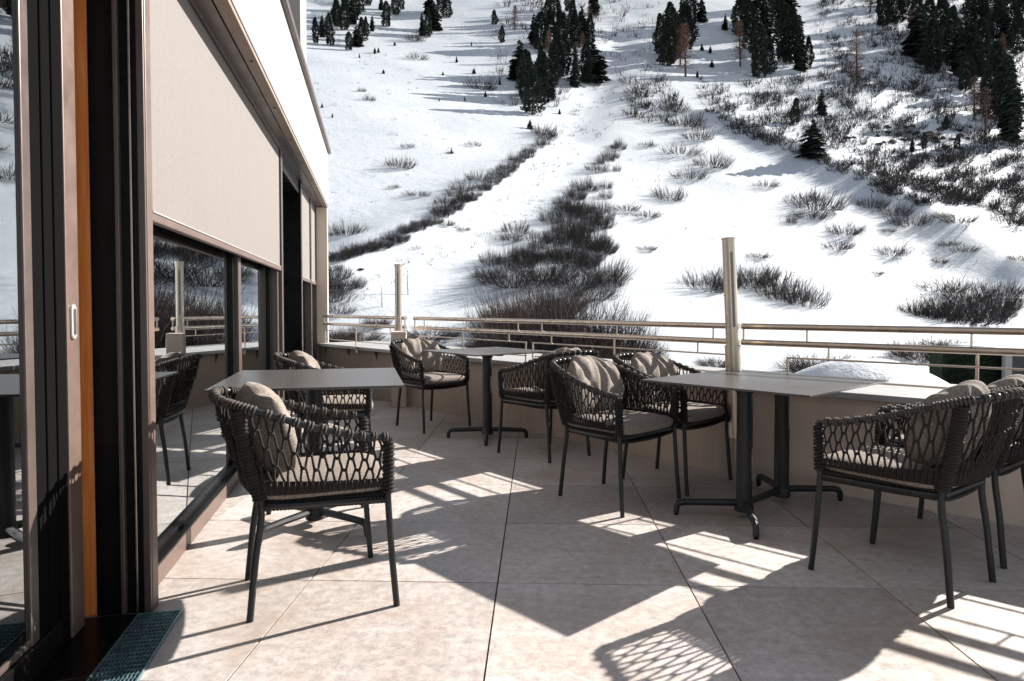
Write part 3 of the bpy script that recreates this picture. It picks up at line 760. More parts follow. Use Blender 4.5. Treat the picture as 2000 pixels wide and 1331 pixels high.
# ------------------------------------------------------------------ tables
def table(x, y, ang, wx, wy, z, stems, label, foot_r, feet):
    t = thing('terrace_table', label, 'table', (x, y, 0), R(ang), 'dark square terrace tables')
    mb = MB(); mb.box(-wx / 2, wx / 2, -wy / 2, wy / 2, z - 0.011, z); mb.obj('table_top', M['table'], t, bevel=0.0015)
    for (sx, sy) in stems:
        mb = MB(); mb.tube([(sx, sy, 0.05), (sx, sy, z - 0.06)], 0.042, 24); mb.obj('column', M['anthracite'], t, auto=True)
        mb = MB(); mb.tube([(sx, sy, z - 0.062), (sx, sy, z - 0.05), (sx, sy, z - 0.013)], [0.044, 0.05, 0.062], 20); mb.obj('mounting_head', M['anthracite'], t, auto=True)
        mb = MB(); mb.tube([(sx, sy, 0.035), (sx, sy, 0.05), (sx, sy, 0.085)], [0.05, 0.052, 0.046], 20); mb.obj('hub', M['anthracite'], t, auto=True)
        if len(stems) == 1:
            mb = MB(); mb.box(-0.20, 0.20, -0.025, 0.025, z - 0.035, z - 0.012); mb.box(-0.025, 0.025, -0.20, 0.20, z - 0.037, z - 0.014); mb.obj('support_bar', M['anthracite'], t, bevel=0.003)
    if len(stems) == 2:
        a, b = stems; mb = MB(); mb.tube([(a[0], a[1], 0.075), (b[0], b[1], 0.075)], 0.019, 10, sy=0.9); mb.obj('cross_bar', M['anthracite'], t, auto=True)
        mb = MB(); mb.box(-0.3, 0.3, -0.03, 0.03, z - 0.035, z - 0.0115); mb.obj('support_bar', M['anthracite'], t, bevel=0.003)
    for (si, a) in feet:
        sx, sy = stems[si]; dx, dy = math.cos(R(a)), math.sin(R(a))
        mb = MB()
        pts = [(0.03, 0.078), (foot_r * 0.6, 0.074), (foot_r - 0.04, 0.070), (foot_r - 0.014, 0.064), (foot_r - 0.002, 0.048), (foot_r, 0.012)]
        mb.tube([(sx + dx * q, sy + dy * q, h) for q, h in pts], [0.020, 0.019, 0.018, 0.0185, 0.018, 0.016], 8)
        f_ = mb.obj('foot', M['anthracite'], t, auto=True)
        mb = MB(); mb.tube([(sx + dx * foot_r, sy + dy * foot_r, 0), (sx + dx * foot_r, sy + dy * foot_r, 0.012)], 0.013, 10); mb.obj('leveller', M['black'], f_, auto=True)
    return t
table(-1.03, 3.565, 12.5, 0.87, 0.96, 0.776, [(0, 0)], 'left table beside the windows behind the nearest armchair', 0.36, [(0, 47), (0, 137), (0, 227), (0, 317)])
table(-0.215, 5.955, 38, 0.82, 0.82, 0.763, [(0, 0)], 'farthest table, single column, by the middle of the railing', 0.34, [(0, 52), (0, 142), (0, 232), (0, 322)])
table(1.40, 3.80, 42.5, 0.98, 0.95, 0.737, [(-0.17, 0.02), (0.26, 0.02)], 'two column table standing at the right beside the parapet', 0.36, [(0, 125), (0, 212), (1, 37), (1, -55)] and [(0, 130), (0, 218), (1, 48), (1, -38)])

# ------------------------------------------------------------------ vegetation meshes
def ribbons(tw, rs):
    """tw: list of (points, width) -> flat crossing ribbons"""
    V_, F_ = [], []
    for pts, wd in tw:
        n_ = len(pts); d = Vector((rs.uniform(-1, 1), rs.uniform(-1, 1), rs.uniform(-.3, .3))).normalized()
        o_ = len(V_)
        for i, p in enumerate(pts):
            wv = wd * (1 - 0.8 * i / (n_ - 1)) / 2
            V_ += [(p.x - d.x * wv, p.y - d.y * wv, p.z - d.z * wv), (p.x + d.x * wv, p.y + d.y * wv, p.z + d.z * wv)]
        for i in range(n_ - 1): F_.append((o_ + 2 * i, o_ + 2 * i + 1, o_ + 2 * i + 3, o_ + 2 * i + 2))
    return V_, F_
def shrub_twigs(seed, n_st, sub, width=0.035, lean=(0, 0), flat=0.6, gather=0.42, base=0.3):
    """unit shrub: about 1 wide and `flat` high"""
    rs = random.Random(seed); tw = []
    for i in range(n_st):
        a = rs.uniform(0, 2 * math.pi); q = rs.random() ** 0.5
        b = Vector((math.cos(a) * q * base, math.sin(a) * q * base, -0.06))
        el = rs.uniform(0.35, 1.25) * (1 - 0.35 * q) + 0.12
        dirv = Vector((math.cos(a) * math.cos(el) + rs.uniform(-.25, .25) + lean[0], math.sin(a) * math.cos(el) + rs.uniform(-.25, .25) + lean[1], math.sin(el))).normalized()
        L = rs.uniform(0.35, 0.62) * (0.75 + 0.35 * (1 - q))
        e = b + dirv * L; e.z = b.z + (e.z - b.z) * flat * 1.6
        up = Vector((0, 0, 0.16 * L))
        mid = b.lerp(e, 0.5) - up * 0.9 + Vector((rs.uniform(-.05, .05), rs.uniform(-.05, .05), rs.uniform(-.04, .03)))
        e2 = e + up
        tw.append(([b, mid, e2], width * rs.uniform(0.7, 1.3)))
        for k in range(sub):
            t_ = rs.uniform(0.3, 0.9); s0 = b.lerp(mid, t_ * 2) if t_ < 0.5 else mid.lerp(e2, t_ * 2 - 1)
            dd = (dirv + Vector((rs.uniform(-.7, .7), rs.uniform(-.7, .7), rs.uniform(0, .7)))).normalized()
            l_ = L * rs.uniform(0.2, 0.5)
            p1 = s0 + dd * l_ * 0.5; p2 = s0 + dd * l_ + Vector((0, 0, l_ * 0.2))
            tw.append(([s0, p1, p2], width * 0.55 * rs.uniform(0.7, 1.2)))
    return ribbons(tw, rs)
def mesh_vf(name, vf, mat_): 
    me = bpy.data.meshes.new(name); me.from_pydata(vf[0], [], vf[1]); me.update(); me.materials.append(mat_); return me
SHR = [mesh_vf('shrub', shrub_twigs(s, 150, 6, 0.0145, (0.0, 0), 0.5), M['twig']) for s in range(4)]
SHL = [mesh_vf('shrub', shrub_twigs(20 + s, 170, 6, 0.0135, (-0.35, 0.1), 0.55), M['twig']) for s in range(3)]
BIG = [mesh_vf('alder_bush', shrub_twigs(40 + s, 330, 8, 0.0105, (0.12, 0), 0.72, base=0.22), M['twig_red']) for s in range(3)]
BIGD = [mesh_vf('alder_bush', shrub_twigs(60 + s, 260, 6, 0.010, (0.15, 0), 0.7, base=0.25), M['twig']) for s in range(3)]

def spruce_mesh(seed, wide=0.22, n=26):
    rs = random.Random(seed); V_, F_ = [], []
    for L in range(n):
        z = 0.05 + 0.93 * (L / n); r = wide * min(1.0, 1.25 * (1 - z) ** 0.62) * rs.uniform(0.6, 1.2) + 0.014
        nb = max(6, int(17 * (1 - z)) + 4)
        for b in range(nb):
            a = rs.uniform(0, 6.283); rr = r * rs.uniform(0.6, 1.12); droop = rs.uniform(0.02, 0.07) * (rr / wide)
            dx, dy = math.cos(a), math.sin(a); zz = z + rs.uniform(-0.02, 0.02)
            w_ = rr * rs.uniform(0.22, 0.4)
            for s_, q0, q1 in ((0, 0.0, 0.6), (1, 0.35, 1.0)):
                o_ = len(V_); wz = rs.uniform(-.012, .012)
                p0 = (dx * rr * q0, dy * rr * q0, zz - droop * q0 + 0.02); p1 = (dx * rr * q1, dy * rr * q1, zz - droop * q1 * 1.6)
                m_ = ((p0[0] + p1[0]) / 2, (p0[1] + p1[1]) / 2, (p0[2] + p1[2]) / 2)
                V_ += [p0, (m_[0] - dy * w_, m_[1] + dx * w_, m_[2] - 0.018 + wz), p1, (m_[0] + dy * w_, m_[1] - dx * w_, m_[2] - 0.018 - wz), (m_[0], m_[1], m_[2] - 0.035)]
                F_ += [(o_, o_ + 1, o_ + 2), (o_, o_ + 2, o_ + 3), (o_, o_ + 4, o_ + 1), (o_ + 2, o_ + 4, o_ + 3)]
    return V_, F_
SPR = [mesh_vf('crown', spruce_mesh(s, wd), M['needle']) for s, wd in ((1, 0.20), (2, 0.24), (3, 0.17), (4, 0.27))]
def pine_mesh(seed):
    rs = random.Random(seed); V_, F_ = [], []
    lob = [(rs.uniform(0, 6.28), rs.uniform(0.1, 0.95), rs.uniform(0.25, 0.6)) for _ in range(16)]
    tipx, tipy = rs.uniform(-.03, .03), rs.uniform(-.03, .03)
    for i in range(1500):
        z = 0.06 + 0.94 * rs.random(); a = rs.uniform(0, 6.283)
        prof = (math.sin(math.pi * min(1, 0.16 + 0.84 * z)) ** 0.55) * (1 - 0.35 * z)
        lump = 0.62
        for (la, lz, lw) in lob:
            da = abs((a - la + math.pi) % (2 * math.pi) - math.pi); lump += 0.55 * math.exp(-(da / 0.55) ** 2 - ((z - lz) / 0.09) ** 2)
        r_ = 0.235 * prof * min(lump, 1.25) * rs.uniform(0.35, 1.0) ** 0.6
        c_ = Vector((math.cos(a) * r_ + tipx * z, math.sin(a) * r_ + tipy * z, z))
        for q in range(2):
            d = Vector((math.cos(a) + rs.uniform(-.8, .8), math.sin(a) + rs.uniform(-.8, .8), rs.uniform(-.2, 1.1))).normalized() * rs.uniform(0.03, 0.062)
            e = Vector((rs.uniform(-1, 1), rs.uniform(-1, 1), rs.uniform(-1, 1))).normalized() * rs.uniform(0.016, 0.03)
            o_ = len(V_); V_ += [tuple(c_ - e), tuple(c_ + e), tuple(c_ + d)]; F_.append((o_, o_ + 1, o_ + 2))
    return V_, F_
SPR = SPR + [mesh_vf('crown', pine_mesh(s), M['needle']) for s in (11, 12, 13, 14, 15)]
def trunk_mesh(name, mat_, r=0.02, h=0.9):
    mb = MB(); mb.tube([(0, 0, -0.06), (0.004, 0, h * 0.5), (0, 0.003, h)], [r, r * 0.6, r * 0.15], 6); return mb.mesh(name, mat_)
TR = trunk_mesh('trunk', M['bark'])
def larch_mesh(seed, dense=1.0):
    rs = random.Random(seed); tw = []
    for i in range(int(150 * dense)):
        z = 0.18 + 0.8 * (i / (150 * dense)); r = 0.20 * (1 - z) ** 0.6 * rs.uniform(0.5, 1.1) + 0.015; a = rs.uniform(0, 6.283)
        e = Vector((math.cos(a) * r, math.sin(a) * r, z + rs.uniform(-.03, .05)))
        tw.append(([Vector((0, 0, z)), e * 0.5 + Vector((0, 0, z * 0.5)), e], 0.008))
        for k in range(4):
            s0 = Vector((0, 0, z)).lerp(e, rs.uniform(0.3, 1)); d = Vector((rs.uniform(-1, 1), rs.uniform(-1, 1), rs.uniform(-.6, .6))) * 0.045
            tw.append(([s0, s0 + d * 0.5, s0 + d], 0.006))
    return ribbons(tw, rs)
LAR = [mesh_vf('crown', larch_mesh(s, dd), M['larch']) for s, dd in ((1, 2.0), (2, 2.6))]
LART = trunk_mesh('trunk', M['bark'], 0.016, 0.97)
SAP = mesh_vf('crown', larch_mesh(9, 0.35), M['bark'])

def place(name, me, px, py, w_px, h_px, label, cat, group=None, trunk=None, lean=0.0, unit_h=1.0, unit_w=1.0, rs=rnd):
    x, y, z = hit(px, py); D = math.hypot(x, y); ppm = FPX / y
    hh = h_px / ppm / unit_h; ww = w_px / ppm / unit_w
    if trunk is None:
        o = link(name, me); o['label'] = label; o['category'] = cat
    else:
        o = thing(name, label, cat); tr_ = link('trunk', trunk, o); cr = link('crown', me, o)
    if group: o['group'] = group
    o.location = (x, y, z - 0.02 * hh); o.rotation_euler = (rs.uniform(-.04, .04), lean + rs.uniform(-.04, .04), rs.uniform(0, 6.28)) if lean == 0 else (0, lean, rs.uniform(-.4, .4))
    o.scale = (ww, ww, hh); return o

# conifers (photo x, y of foot, height)
CON = [(617,88,45),(630,75,42),(645,90,55),(660,55,45),(672,60,50),(688,48,42),(681.6,101,30),(697,92,36),(707,82,36),(715,72,35),(727,62,26),(755,54,38),(773,31,40),(785,20,26),
(825,71,42),(834,75,46),(850,60,52),(873,37,38),(655,45,42),(690,40,45),(705,25,32),(675,25,40),(720,12,30),(745,20,30),(860,25,40),(838,30,40),
(966,50,28),(980,85,30),(1042,88,55),(1057,98,65),(1069,50,50),(1083,37,42),(1093,55,52),(1118,63,58),(1135,85,68),(1123,98,62),(1152,83,52),(1160,30,42),(1110,25,40),(1075,95,60),(1100,100,60),(1055,150,60),
(1025,195,88),(1018,160,62),(1040,225,72),(1052,202,85),(1059,186,82),(1072,200,62),(1089,156,82),(1100,152,72),(1123,171,72),(1145,166,72),(1159,163,78),(1080,170,75),(1032,175,70),(1001,154,32),
(1303,130,82),(1318,120,88),(1290,108,72),(1330,60,62),(1350,55,62),(1370,45,52),(1340,100,70),(1310,70,60),(1417,56,26),
(1482,154,95),(1466,98,92),(1446,73,82),(1490,98,100),(1503,146,58),(1476,49,62),(1500,44,52),(1455,30,50),(1480,120,80),(1495,70,70),
(1530,122,82),(1544,127,84),(1564,139,88),(1578,137,62),(1540,54,62),(1522,54,58),(1515,20,45),(1552,100,70),
(1725,54,62),(1750,49,62),(1788,63,72),(1803,127,104),(1823,146,104),(1793,112,84),(1837,88,84),(1862,127,92),(1876,151,104),(1901,156,94),(1915,146,84),(1886,180,62),(1850,60,60),(1810,90,80),(1890,120,84),
(1945,234,114),(1957,234,104),(1974,280,122),(1969,244,104),(1940,190,84),(1905,60,72),(1925,75,74),(1945,85,76),(1965,95,78),(1985,108,84),(1998,70,72),(1950,45,66),(1975,50,66),(1920,30,55),(1990,25,60),(1900,20,50),
(1551,244,50),(1605,227,46),(1847,254,26),(1869,293,26),(1781,298,26),(1805,293,26),(1735,15,50),(1768,20,50)]
G_CON = 'dark conifers on the upper slope'
for k, (px, py, h) in enumerate(CON):
    h *= 1.18 * rnd.uniform(0.85, 1.15); w_ = rnd.uniform(0.75, 1.15) * h
    zone = ('at the top left of the slope' if px < 920 else 'in the grove above the middle band' if px < 1200 else 'in the stand left of the small open glade' if px < 1425 else
            'in the stand right of the small open glade' if px < 1600 else 'in the dark wood at the top right')
    if py > 225 or (1600 < px < 1610): place('conifer', SPR[(k * 5 + 4) % 9 if k % 3 else 4 + k % 5], px, py, w_, h, 'small dark conifer standing apart below the woods' if px < 1900 and px > 1500 and py > 220 else 'dark conifer at the lowest tip of the ' + ('top right wood' if px > 1500 else 'middle grove'), 'conifer', 'lowest conifers of the woods', TR)
    else: place('conifer', SPR[(k * 5 + 4) % 9 if k % 3 else 4 + k % 5], px, py, w_, h, 'dark conifer ' + zone, 'conifer', 'conifers ' + zone, TR)
o = place('conifer', SPR[3], 1588, 310, 100, 78, 'lone broad dark conifer with snow at its foot on the right hand ridge', 'conifer', None, TR)
for k, (px, py, h) in enumerate([(732,107,13),(739,104,10),(892,124,13),(926,145,12),(976,168,13),(948,190,12),(908,198,9),(1035,254,20),(1070,203,13),(1093,224,11),(702,115,9),(749,145,9),(649,232,9),(629,212,9),(882,302,12),(1390,132,15),(1387,105,16),(1371,100,14),(1842,312,15),(1415,60,20),(921,90,8),(865,148,8),(858,200,7),(771,90,8),(1362,152,14)]):
    place('young_conifer', SPR[k % 4], px, py, h * 1.2, h, 'tiny young conifer scattered on the open snow slope', 'young conifer', 'young conifers on the open snow')
LARL = [(1071,122,62),(1137,117,52),(1057,30,40),(1090,20,36),(1339,151,102),(1328,130,80),(1446,132,92),(1903,234,84),(1925,266,94),(1955,132,64),(1790,40,60),(1780,80,60),(1540,30,40),(1700,25,60),(1885,90,60),(1005,60,50),(1462,60,60),(1150,50,40)]
for k, (px, py, h) in enumerate(LARL):
    place('larch_tree', LAR[k % 2], px, py, h * 1.35, h, 'brown bare larch among the dark conifers', 'larch', 'brown bare larches', LART)
place('larch_tree', LAR[0], 1674, 168, 130, 108, 'tall thin bare larch standing alone in the scrub above the ridge', 'larch', None, LART)
place('bare_sapling', SAP, 797, 577, 62, 52, 'thin leafless sapling just right of the far railing post', 'sapling', None, LART)
place('bare_sapling', SAP, 746, 600, 55, 42, 'thin leafless sapling left of the far railing post', 'sapling', None, LART)

SH_L = 'dark leafless shrub poking out of the open snow slope'
IND = [(781,327,48,24),(815,383,42,12),(797,289,26,8),(924,287,28,9),(679,458,64,28),(939,174,50,28),(810,82,30,22),(815,117,34,12),(722,197,20,12),(707,180,14,9),(770,368,20,8),
(1329,303,66,20),(1388,327,62,32),(1346,352,60,22),(1306,392,52,34),(1320,220,46,22),(1363,273,52,28),(1337,249,64,30),(1265,288,30,12),(1495,366,42,15),(1593,410,90,40),(1583,427,56,25),(1572,393,60,24),(1547,437,16,28),
(1700,405,50,26),(1747,422,54,28),(1778,442,62,30),(1842,425,34,14),(1876,436,54,18),(1974,440,76,38),(1990,425,60,30),(1647,459,62,26),(1637,487,48,20),(1742,497,54,28),(1854,481,34,13),(1884,492,38,16),(1730,457,30,8),(1481,504,40,12),(1713,536,20,8),(1832,514,28,13),
(1262,425,50,14),(1222,412,50,15),(1262,489,34,10),(880,302,12,6),(1995,510,40,18),(1980,590,30,12),(1010,455,50,30),(1000,470,40,20),(870,440,30,12),(650,530,30,16),(905,452,24,8)]
for k, (px, py, w_, h) in enumerate(IND):
    zn = 'left of the avalanche track' if px < 1200 else 'between the middle band and the near post' if px < 1430 else 'right of the near post'
    place('shrub', SHR[k % 4], px, py, w_ * 1.15, h * 1.35, 'dark leafless shrub alone on open snow ' + zn, 'shrub', 'shrubs on open snow ' + zn, unit_h=0.62)
for k, (px, py, w_, h) in enumerate([(1380,565,84,46),(1408,560,60,40),(1458,556,70,44),(1500,568,90,50),(1535,585,84,52),(1568,594,76,50),(1482,545,60,30)]):
    place('shrub', SHL[k % 3], px, py, w_ * 1.2, h * 1.45, 'dark shrub in the clump crossing behind the near post', 'shrub', 'clump of shrubs behind the near post', unit_h=0.66)
for k, (px, py, w_, h) in enumerate([(1820,620,90,56),(1860,628,110,62),(1905,625,110,60),(1940,600,80,48),(1885,585,90,36),(1845,568,80,30),(1955,575,70,30),(1800,615,60,36),(1925,615,90,50)]):
    place('shrub', SHL[k % 3], px, py, w_ * 1.2, h * 1.4, 'dark shrub in the clump above the right end of the railing', 'shrub', 'clump of shrubs above the right end of the railing', unit_h=0.66)
# the gully band on the left
def along(P, step):
    out = []; 
    for (a, b), (c, d) in zip(P[:-1], P[1:]):
        L = math.hypot(c - a, d - b); k = max(1, int(L / step))
        for i in range(k): out.append((a + (c - a) * i / k, b + (d - b) * i / k))
    return out
band = along([(655, 508), (700, 500), (745, 484), (775, 470), (800, 452), (850, 434), (880, 412), (920, 392), (960, 362), (1000, 330), (1035, 302), (1062, 282), (1080, 268)], 8)
for k, (px, py) in enumerate(band):
    s_ = 1.0 - 0.35 * (px - 655) / 425
    place('shrub', SHR[k % 4], px + rnd.uniform(-5, 5), py + rnd.uniform(-7, 3), 40 * s_ * rnd.uniform(.6, 1.25), 34 * s_ * rnd.uniform(0.6, 1.25), 'dark shrub in the long diagonal row left of the avalanche track', 'shrub', 'diagonal row of shrubs left of the avalanche track', unit_h=0.62)
for k, (px, py) in enumerate([(905,372),(893,385),(870,400),(935,352),(1060,262),(1070,268)]):
    place('shrub', SHR[k % 4], px, py, 46, 30, 'dark shrub in the long diagonal row left of the avalanche track', 'shrub', 'diagonal row of shrubs left of the avalanche track', unit_h=0.62)
for k, (px, py, w_, h) in enumerate([(655,545,50,34),(668,562,60,34),(652,585,60,40),(690,560,40,24),(660,610,50,22),(648,572,40,40)]):
    place('shrub', SHR[k % 4], px, py, w_ * 1.2, h * 1.3, 'dark shrub low beside the end column of the hotel', 'shrub', 'shrubs beside the end column', unit_h=0.62)
# central band
def inpoly(x, y, P):
    c = False; n_ = len(P); j = n_ - 1
    for i in range(n_):
        if (P[i][1] > y) != (P[j][1] > y) and x < (P[j][0] - P[i][0]) * (y - P[i][1]) / (P[j][1] - P[i][1]) + P[i][0]: c = not c
        j = i
    return c
PB = [(1210, 250), (1228, 262), (1226, 310), (1212, 350), (1200, 410), (1186, 455), (1184, 500), (1150, 525), (1060, 520), (985, 525), (960, 515), (1035, 490), (1062, 450), (1085, 410), (1110, 385), (1135, 345), (1165, 325), (1190, 310)]
k = 0; r2 = random.Random(5); pts = []
while k < 70:
    x, y = r2.uniform(950, 1235), r2.uniform(255, 530)
    if inpoly(x, y, PB): pts.append((x, y)); k += 1
for k, (px, py) in enumerate(sorted(pts, key=lambda p: p[1])):
    s_ = 0.55 + (py - 255) / 270 * 0.75
    place('shrub', (SHR + SHL)[k % 7], px, py, 40 * s_ * r2.uniform(.5, 1.4), 42 * s_ * r2.uniform(.6, 1.25), 'dark shrub in the dense band running down the middle of the slope', 'shrub', 'dense band of shrubs in the middle of the slope', unit_h=0.62)
for k, (px, py, w_, h) in enumerate([(1180,545,100,55),(1120,560,120,60),(1060,545,120,62),(1000,560,120,60),(960,545,60,30),(1155,585,90,45),(1195,560,60,40)]):
    place('alder_bush', BIGD[k % 3], px, py, w_ * 1.15, h * 1.2, 'dark alder bush in the row just above the big reddish thicket', 'bush', 'dark alder bushes above the thicket', unit_h=0.8)
for k, (px, py, w_, h) in enumerate([(1010,690,170,140),(1060,650,150,110),(1120,700,190,140),(1170,690,170,120),(1215,705,130,90),(1090,610,110,60),(985,640,90,70),(1040,705,150,70),(1250,712,100,55),(1165,740,160,80)]):
    place('alder_bush', (BIG + BIGD[:1])[k % 4], px, py, w_ * 1.1, h * 1.3, ['tallest reddish alder bush at the left end of the thicket behind the railing', 'reddish alder bush in the upper middle of the thicket behind the railing', 'widest reddish alder bush in the centre of the thicket, low behind the rails', 'darker alder bush right of centre in the thicket', 'reddish alder bush at the right of the thicket, above the turned away armchair', 'small alder bush at the top of the reddish thicket', 'small reddish alder bush on the upper left rim of the thicket', 'dark low alder bush at the foot of the thicket behind the far table', 'low reddish alder bush at the far right tail of the thicket', 'reddish alder bush lowest in the thicket, right under the lower handrail'][k], 'bush', 'big alder thicket behind the railing', unit_h=0.85)
for (px, py, w_, h, lab) in [(700,672,90,36,'low reddish bush behind the left end of the railing'),(668,668,60,34,'small reddish bush beside the end column behind the rods'),(965,692,110,42,'low reddish bush left of the big alder thicket'),(1600,728,130,46,'reddish bush behind the railing right of the near post'),
                             (1690,730,120,42,'brown bush behind the rods right of the near post'),(1800,700,110,50,'thin bush behind the rail left of the dark hedge'),(1850,690,90,36,'thin bush just above the dark hedge'),(840,662,110,26,'faint low brush behind the rail right of the far post'),(1400,716,70,20,'pale brush behind the rods left of the near post'),(735,640,50,26,'thin brush under the lone sapling')]:
    place('bush', BIG[int(px) % 3], px, py, w_ * 1.15, h * 1.25, lab, 'bush', unit_h=0.85)

# scrub too dense to count, upper right slope and beside the avalanche track
def scatter(name, region, n_, size, seed, mat_, dens=None, stems=14, sub=2, label=None):
    r3 = random.Random(seed); Vs, Fs = [], []; off = 0; k = 0; tries = 0
    base = [shrub_twigs(100 + seed + q, stems, sub, 0.05, (-0.3, 0), 0.6) for q in range(5)]
    base = [(np.array(b[0]), np.array(b[1])) for b in base]
    while k < n_ and tries < n_ * 30:
        tries += 1
        x0 = r3.uniform(*region[0]); y0 = r3.uniform(*region[1])
        if not inpoly(x0, y0, region[2]): continue
        if dens and r3.random() > dens(x0, y0): continue
        X, Y, Z = hit(x0, y0); sc = size(y0) * r3.uniform(0.6, 1.4) * Y / FPX
        bv, bf = base[k % 5]; a = r3.uniform(-0.8, 0.8); c_, s_ = math.cos(a), math.sin(a)
        v = np.stack([(bv[:, 0] * c_ - bv[:, 1] * s_) * sc + X, (bv[:, 0] * s_ + bv[:, 1] * c_) * sc + Y, bv[:, 2] * sc * 1.05 + Z], -1)
        Vs.append(v); Fs.append(bf + off); off += len(v); k += 1
    o = link(name, np_mesh(name, np.concatenate(Vs), np.concatenate(Fs), mat_), kind='stuff')
    if label: o['label'] = label; o['category'] = 'scrub'
    return o
def clump(x, y):
    v = math.sin(x / 23.0 + 1.3 * math.sin(y / 17.0)) * math.sin(y / 13.0 + 1.1 * math.sin(x / 31.0)) + 0.4 * math.sin(x / 7.0 + y / 9.0)
    return min(1, max(0.05, 0.55 + 0.55 * v))
R1 = [(1360, 150), (1420, 165), (1590, 150), (1600, 0), (2000, 0), (2000, 440), (1900, 400), (1800, 402), (1720, 378), (1650, 345), (1600, 318), (1500, 285), (1430, 262), (1370, 205)]
scatter('hillside_scrub', ((1355, 2000), (0, 440), R1), 3000, lambda y: 15 + y * 0.028, 1, M['twig'], clump, 16, 2, 'dense grey leafless scrub covering the upper right slope')
R2 = [(1700, 330), (1760, 300), (2000, 290), (2000, 445), (1900, 402), (1800, 405), (1740, 385), (1660, 350), (1640, 330)]
scatter('ridge_scrub', ((1640, 2000), (290, 445), R2), 300, lambda y: 23, 2, M['twig'], clump, 22, 3, 'dense dark scrub just behind the right hand ridge')
R3 = [(1222, 160), (1300, 158), (1325, 200), (1320, 245), (1230, 240)]
scatter('gully_scrub', ((1220, 1325), (155, 245), R3), 90, lambda y: 26, 3, M['twig'], None, 20, 2, 'patch of scrub at the head of the middle band')
R4 = [(975, 0), (1210, 0), (1215, 60), (1180, 110), (1165, 180), (1110, 190), (1050, 230), (975, 210), (960, 120)]
scatter('grove_scrub', ((960, 1215), (0, 230), R4), 170, lambda y: 24, 4, M['twig_red'], clump, 14, 2, 'brownish scrub around the middle grove of conifers')
R5 = [(1150, 160), (1210, 170), (1200, 240), (1120, 320), (1050, 420), (950, 480), (840, 520), (700, 600), (650, 620), (800, 480), (960, 390), (1060, 300)]
scatter('track_grass', ((650, 1210), (160, 620), R5), 260, lambda y: 9 + y * 0.008, 5, M['twig_red'], clump, 8, 1, 'sparse tufts of dry grass poking through snow beside the avalanche track')
R6 = [(612, 60), (960, 40), (1000, 150), (900, 300), (700, 420), (645, 420), (615, 250)]
scatter('slope_grass', ((612, 1000), (40, 420), R6), 130, lambda y: 9, 6, M['twig_red'], clump, 8, 1, 'sparse tufts of grass on the left open slope')
R7 = [(1230, 260), (1420, 270), (1700, 400), (1990, 560), (1980, 620), (1300, 620), (1230, 560)]
scatter('meadow_grass', ((1230, 1990), (260, 620), R7), 60, lambda y: 12, 7, M['twig_red'], clump, 7, 1, 'sparse tufts of grass on the smooth snow right of the middle band')
R8 = [(1215, 0), (1290, 0), (1290, 150), (1230, 150), (1190, 150)]
scatter('chute_scrub', ((1190, 1290), (0, 150), R8), 40, lambda y: 20, 8, M['twig'], clump, 12, 2, 'thin scrub beside the snow chute')

# rocks
def rock_mesh(seed):
    rs = random.Random(seed); mb = MB(); vs = []; n1, n2 = 7, 5
    for j in range(n2 + 1):
        ph = -math.pi / 2 + math.pi * j / n2
        for i in range(n1):
            th = 2 * math.pi * i / n1; q = rs.uniform(0.75, 1.15)
            vs.append((math.cos(th) * math.cos(ph) * q * 0.5, math.sin(th) * math.cos(ph) * q * 0.5, math.sin(ph) * 0.35 * q + 0.1))
    fs = [((j) * n1 + i, j * n1 + (i + 1) % n1, (j + 1) * n1 + (i + 1) % n1, (j + 1) * n1 + i) for j in range(n2) for i in range(n1)]
    mb.add(vs, fs); return mb.mesh('rock', M['rock'])
RK = [rock_mesh(s) for s in range(4)]
r4 = random.Random(9)
for k in range(34):
    px = 1715 + 185 * (k / 34) + r4.uniform(-5, 5); py = 268 + 26 * math.sin(k * 1.3) * 0.5 + r4.uniform(-8, 14)
    place('rock', RK[k % 4], px, py, r4.uniform(8, 20), r4.uniform(6, 13), 'brown rock in the outcrop on the right hand slope', 'rock', 'rocks in the outcrop on the right hand slope')
for k, (px, py, w_) in enumerate([(1655, 272, 14), (1668, 271, 10), (1080, 268, 10)]):
    place('rock', RK[k % 4], px, py, w_, 8, 'small brown rock beside the scrub', 'rock', 'small single rocks')
place('fallen_log', RK[1], 705, 530, 16, 7, 'dark boulder lying on the snow above the railing near the hotel', 'rock')

# avalanche barriers top left
for (px, py, L_, lab) in ((648, 8, 72, 'upper grey avalanche barrier at the very top left of the slope'), (630, 34, 46, 'lower grey avalanche barrier at the top left of the slope')):
    x, y, z = hit(px, py); k_ = y / FPX
    t = thing('avalanche_barrier', lab, 'barrier', (x, y, z)); n_ = 9; W_ = L_ * k_
    for i in range(n_):
        mb = MB(); xx = -W_ / 2 + W_ * i / (n_ - 1); mb.tube([(xx, 0, -0.5), (xx, 0.6, 10 * k_)], 0.10, 5); mb.obj('post', M['galv'], t)
    for q in range(5):
        mb = MB(); zz = (1.5 + 2 * q) * k_; mb.tube([(-W_ / 2, 0, zz), (W_ / 2, 0, zz)], 0.11, 5); mb.obj('rail', M['galv'], t)

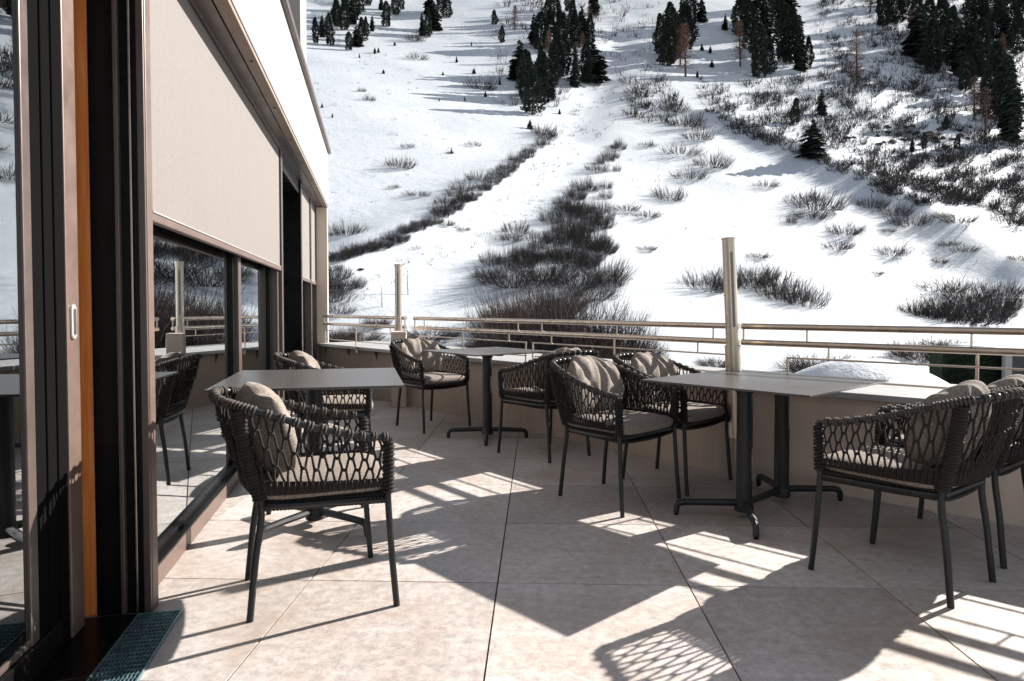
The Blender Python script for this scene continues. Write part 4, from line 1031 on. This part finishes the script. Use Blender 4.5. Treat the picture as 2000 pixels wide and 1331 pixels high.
# snow mound, hedge and shed corner below on the right
def dome(name, cx, cy, rx, ry, z0, h, mat_, seed=0, rot=0.0):
    nu, nv = 64, 16; V_ = []; F_ = []
    for j in range(nv + 1):
        q = j / nv
        for i in range(nu):
            a = 2 * math.pi * i / nu; k_ = 1 + 0.06 * math.sin(3 * a + seed) + 0.03 * math.sin(7 * a)
            lx, ly = rx * q * math.cos(a) * k_, ry * q * math.sin(a) * k_
            V_.append((cx + lx * math.cos(rot) - ly * math.sin(rot), cy + lx * math.sin(rot) + ly * math.cos(rot), z0 + h * (1 - q ** 2.1) + 0.05 * math.sin(5 * a) * q))
        if j:
            for i in range(nu): F_.append(((j - 1) * nu + i, j * nu + i, j * nu + (i + 1) % nu, (j - 1) * nu + (i + 1) % nu))
    return link(name, np_mesh(name, np.array(V_), np.array(F_), mat_, True), kind='structure')
def at(px, py, Y):
    x, y, k_ = ray(px, py); t_ = Y / y; return Vector((x * t_, Y, CH + k_ * t_))
c_ = at(1765, 745, 19.0)
dome('snow_bank', c_.x, c_.y + 2, 3.3, 2.8, -1.85, 1.42, M['snow'], 1, 0.1)
hx0, hx1 = at(1828, 700, 27.0), at(1958, 700, 27.0)
hg = thing('hedge', 'clipped dark green hedge beyond the snow bank on the right', 'hedge', ((hx0.x + hx1.x) / 2, 27.0, -4.8))
top = at(1900, 686, 27.0).z + 4.8; L_ = (hx1.x - hx0.x)
rs = random.Random(4); V_, F_ = [], []
for i in range(6000):
    a, b, cc = rs.uniform(-L_ / 2, L_ / 2), rs.choice((-0.5, rs.uniform(-0.5, 0.5))), rs.uniform(1.5, top)
    d = Vector((rs.uniform(-1, 1), rs.uniform(-1, 1), rs.uniform(-1, 1))) * 0.09; e = Vector((rs.uniform(-1, 1), rs.uniform(-1, 1), rs.uniform(-1, 1))) * 0.06
    o_ = len(V_); p = Vector((a, b + rs.uniform(-.06, .06), cc)); V_ += [tuple(p - d), tuple(p + e), tuple(p + d)]; F_.append((o_, o_ + 1, o_ + 2))
mb = MB(); mb.box(-L_ / 2, L_ / 2, -0.42, 0.42, 0.0, top - 0.08); mb.obj('dense_core', M['hedge'], hg)
link('leaves', mesh_vf('leaves', (V_, F_), M['hedge']), hg, kind='stuff')
mb = MB(); mb.box(-L_ / 2 - .3, L_ / 2 + .5, -0.7, 0.7, top + 0.01, top + 0.16); o = mb.obj('snow_cap', M['snow'], hg, bevel=0.08)
p = at(1967, 700, 26.0); sh = thing('garden_shed', 'grey shed corner with pale post under snow at the right edge', 'shed', (p.x, 26.0, -4.8))
zt = at(1967, 690, 26.0).z + 4.8
mb = MB(); mb.box(-0.13, 0.13, -0.1, 0.1, 0, zt); mb.obj('post', M['white'], sh, bevel=0.01)
mb = MB(); mb.box(0.131, 4.2, -0.03, 2.4, 0, zt - 0.1); mb.obj('wall', M['anthracite'], sh, bevel=0.01)
mb = MB(); mb.box(-0.5, 4.6, -0.4, 2.7, zt + 0.005, zt + 0.22); mb.obj('snow_load', M['snow'], sh, bevel=0.1)
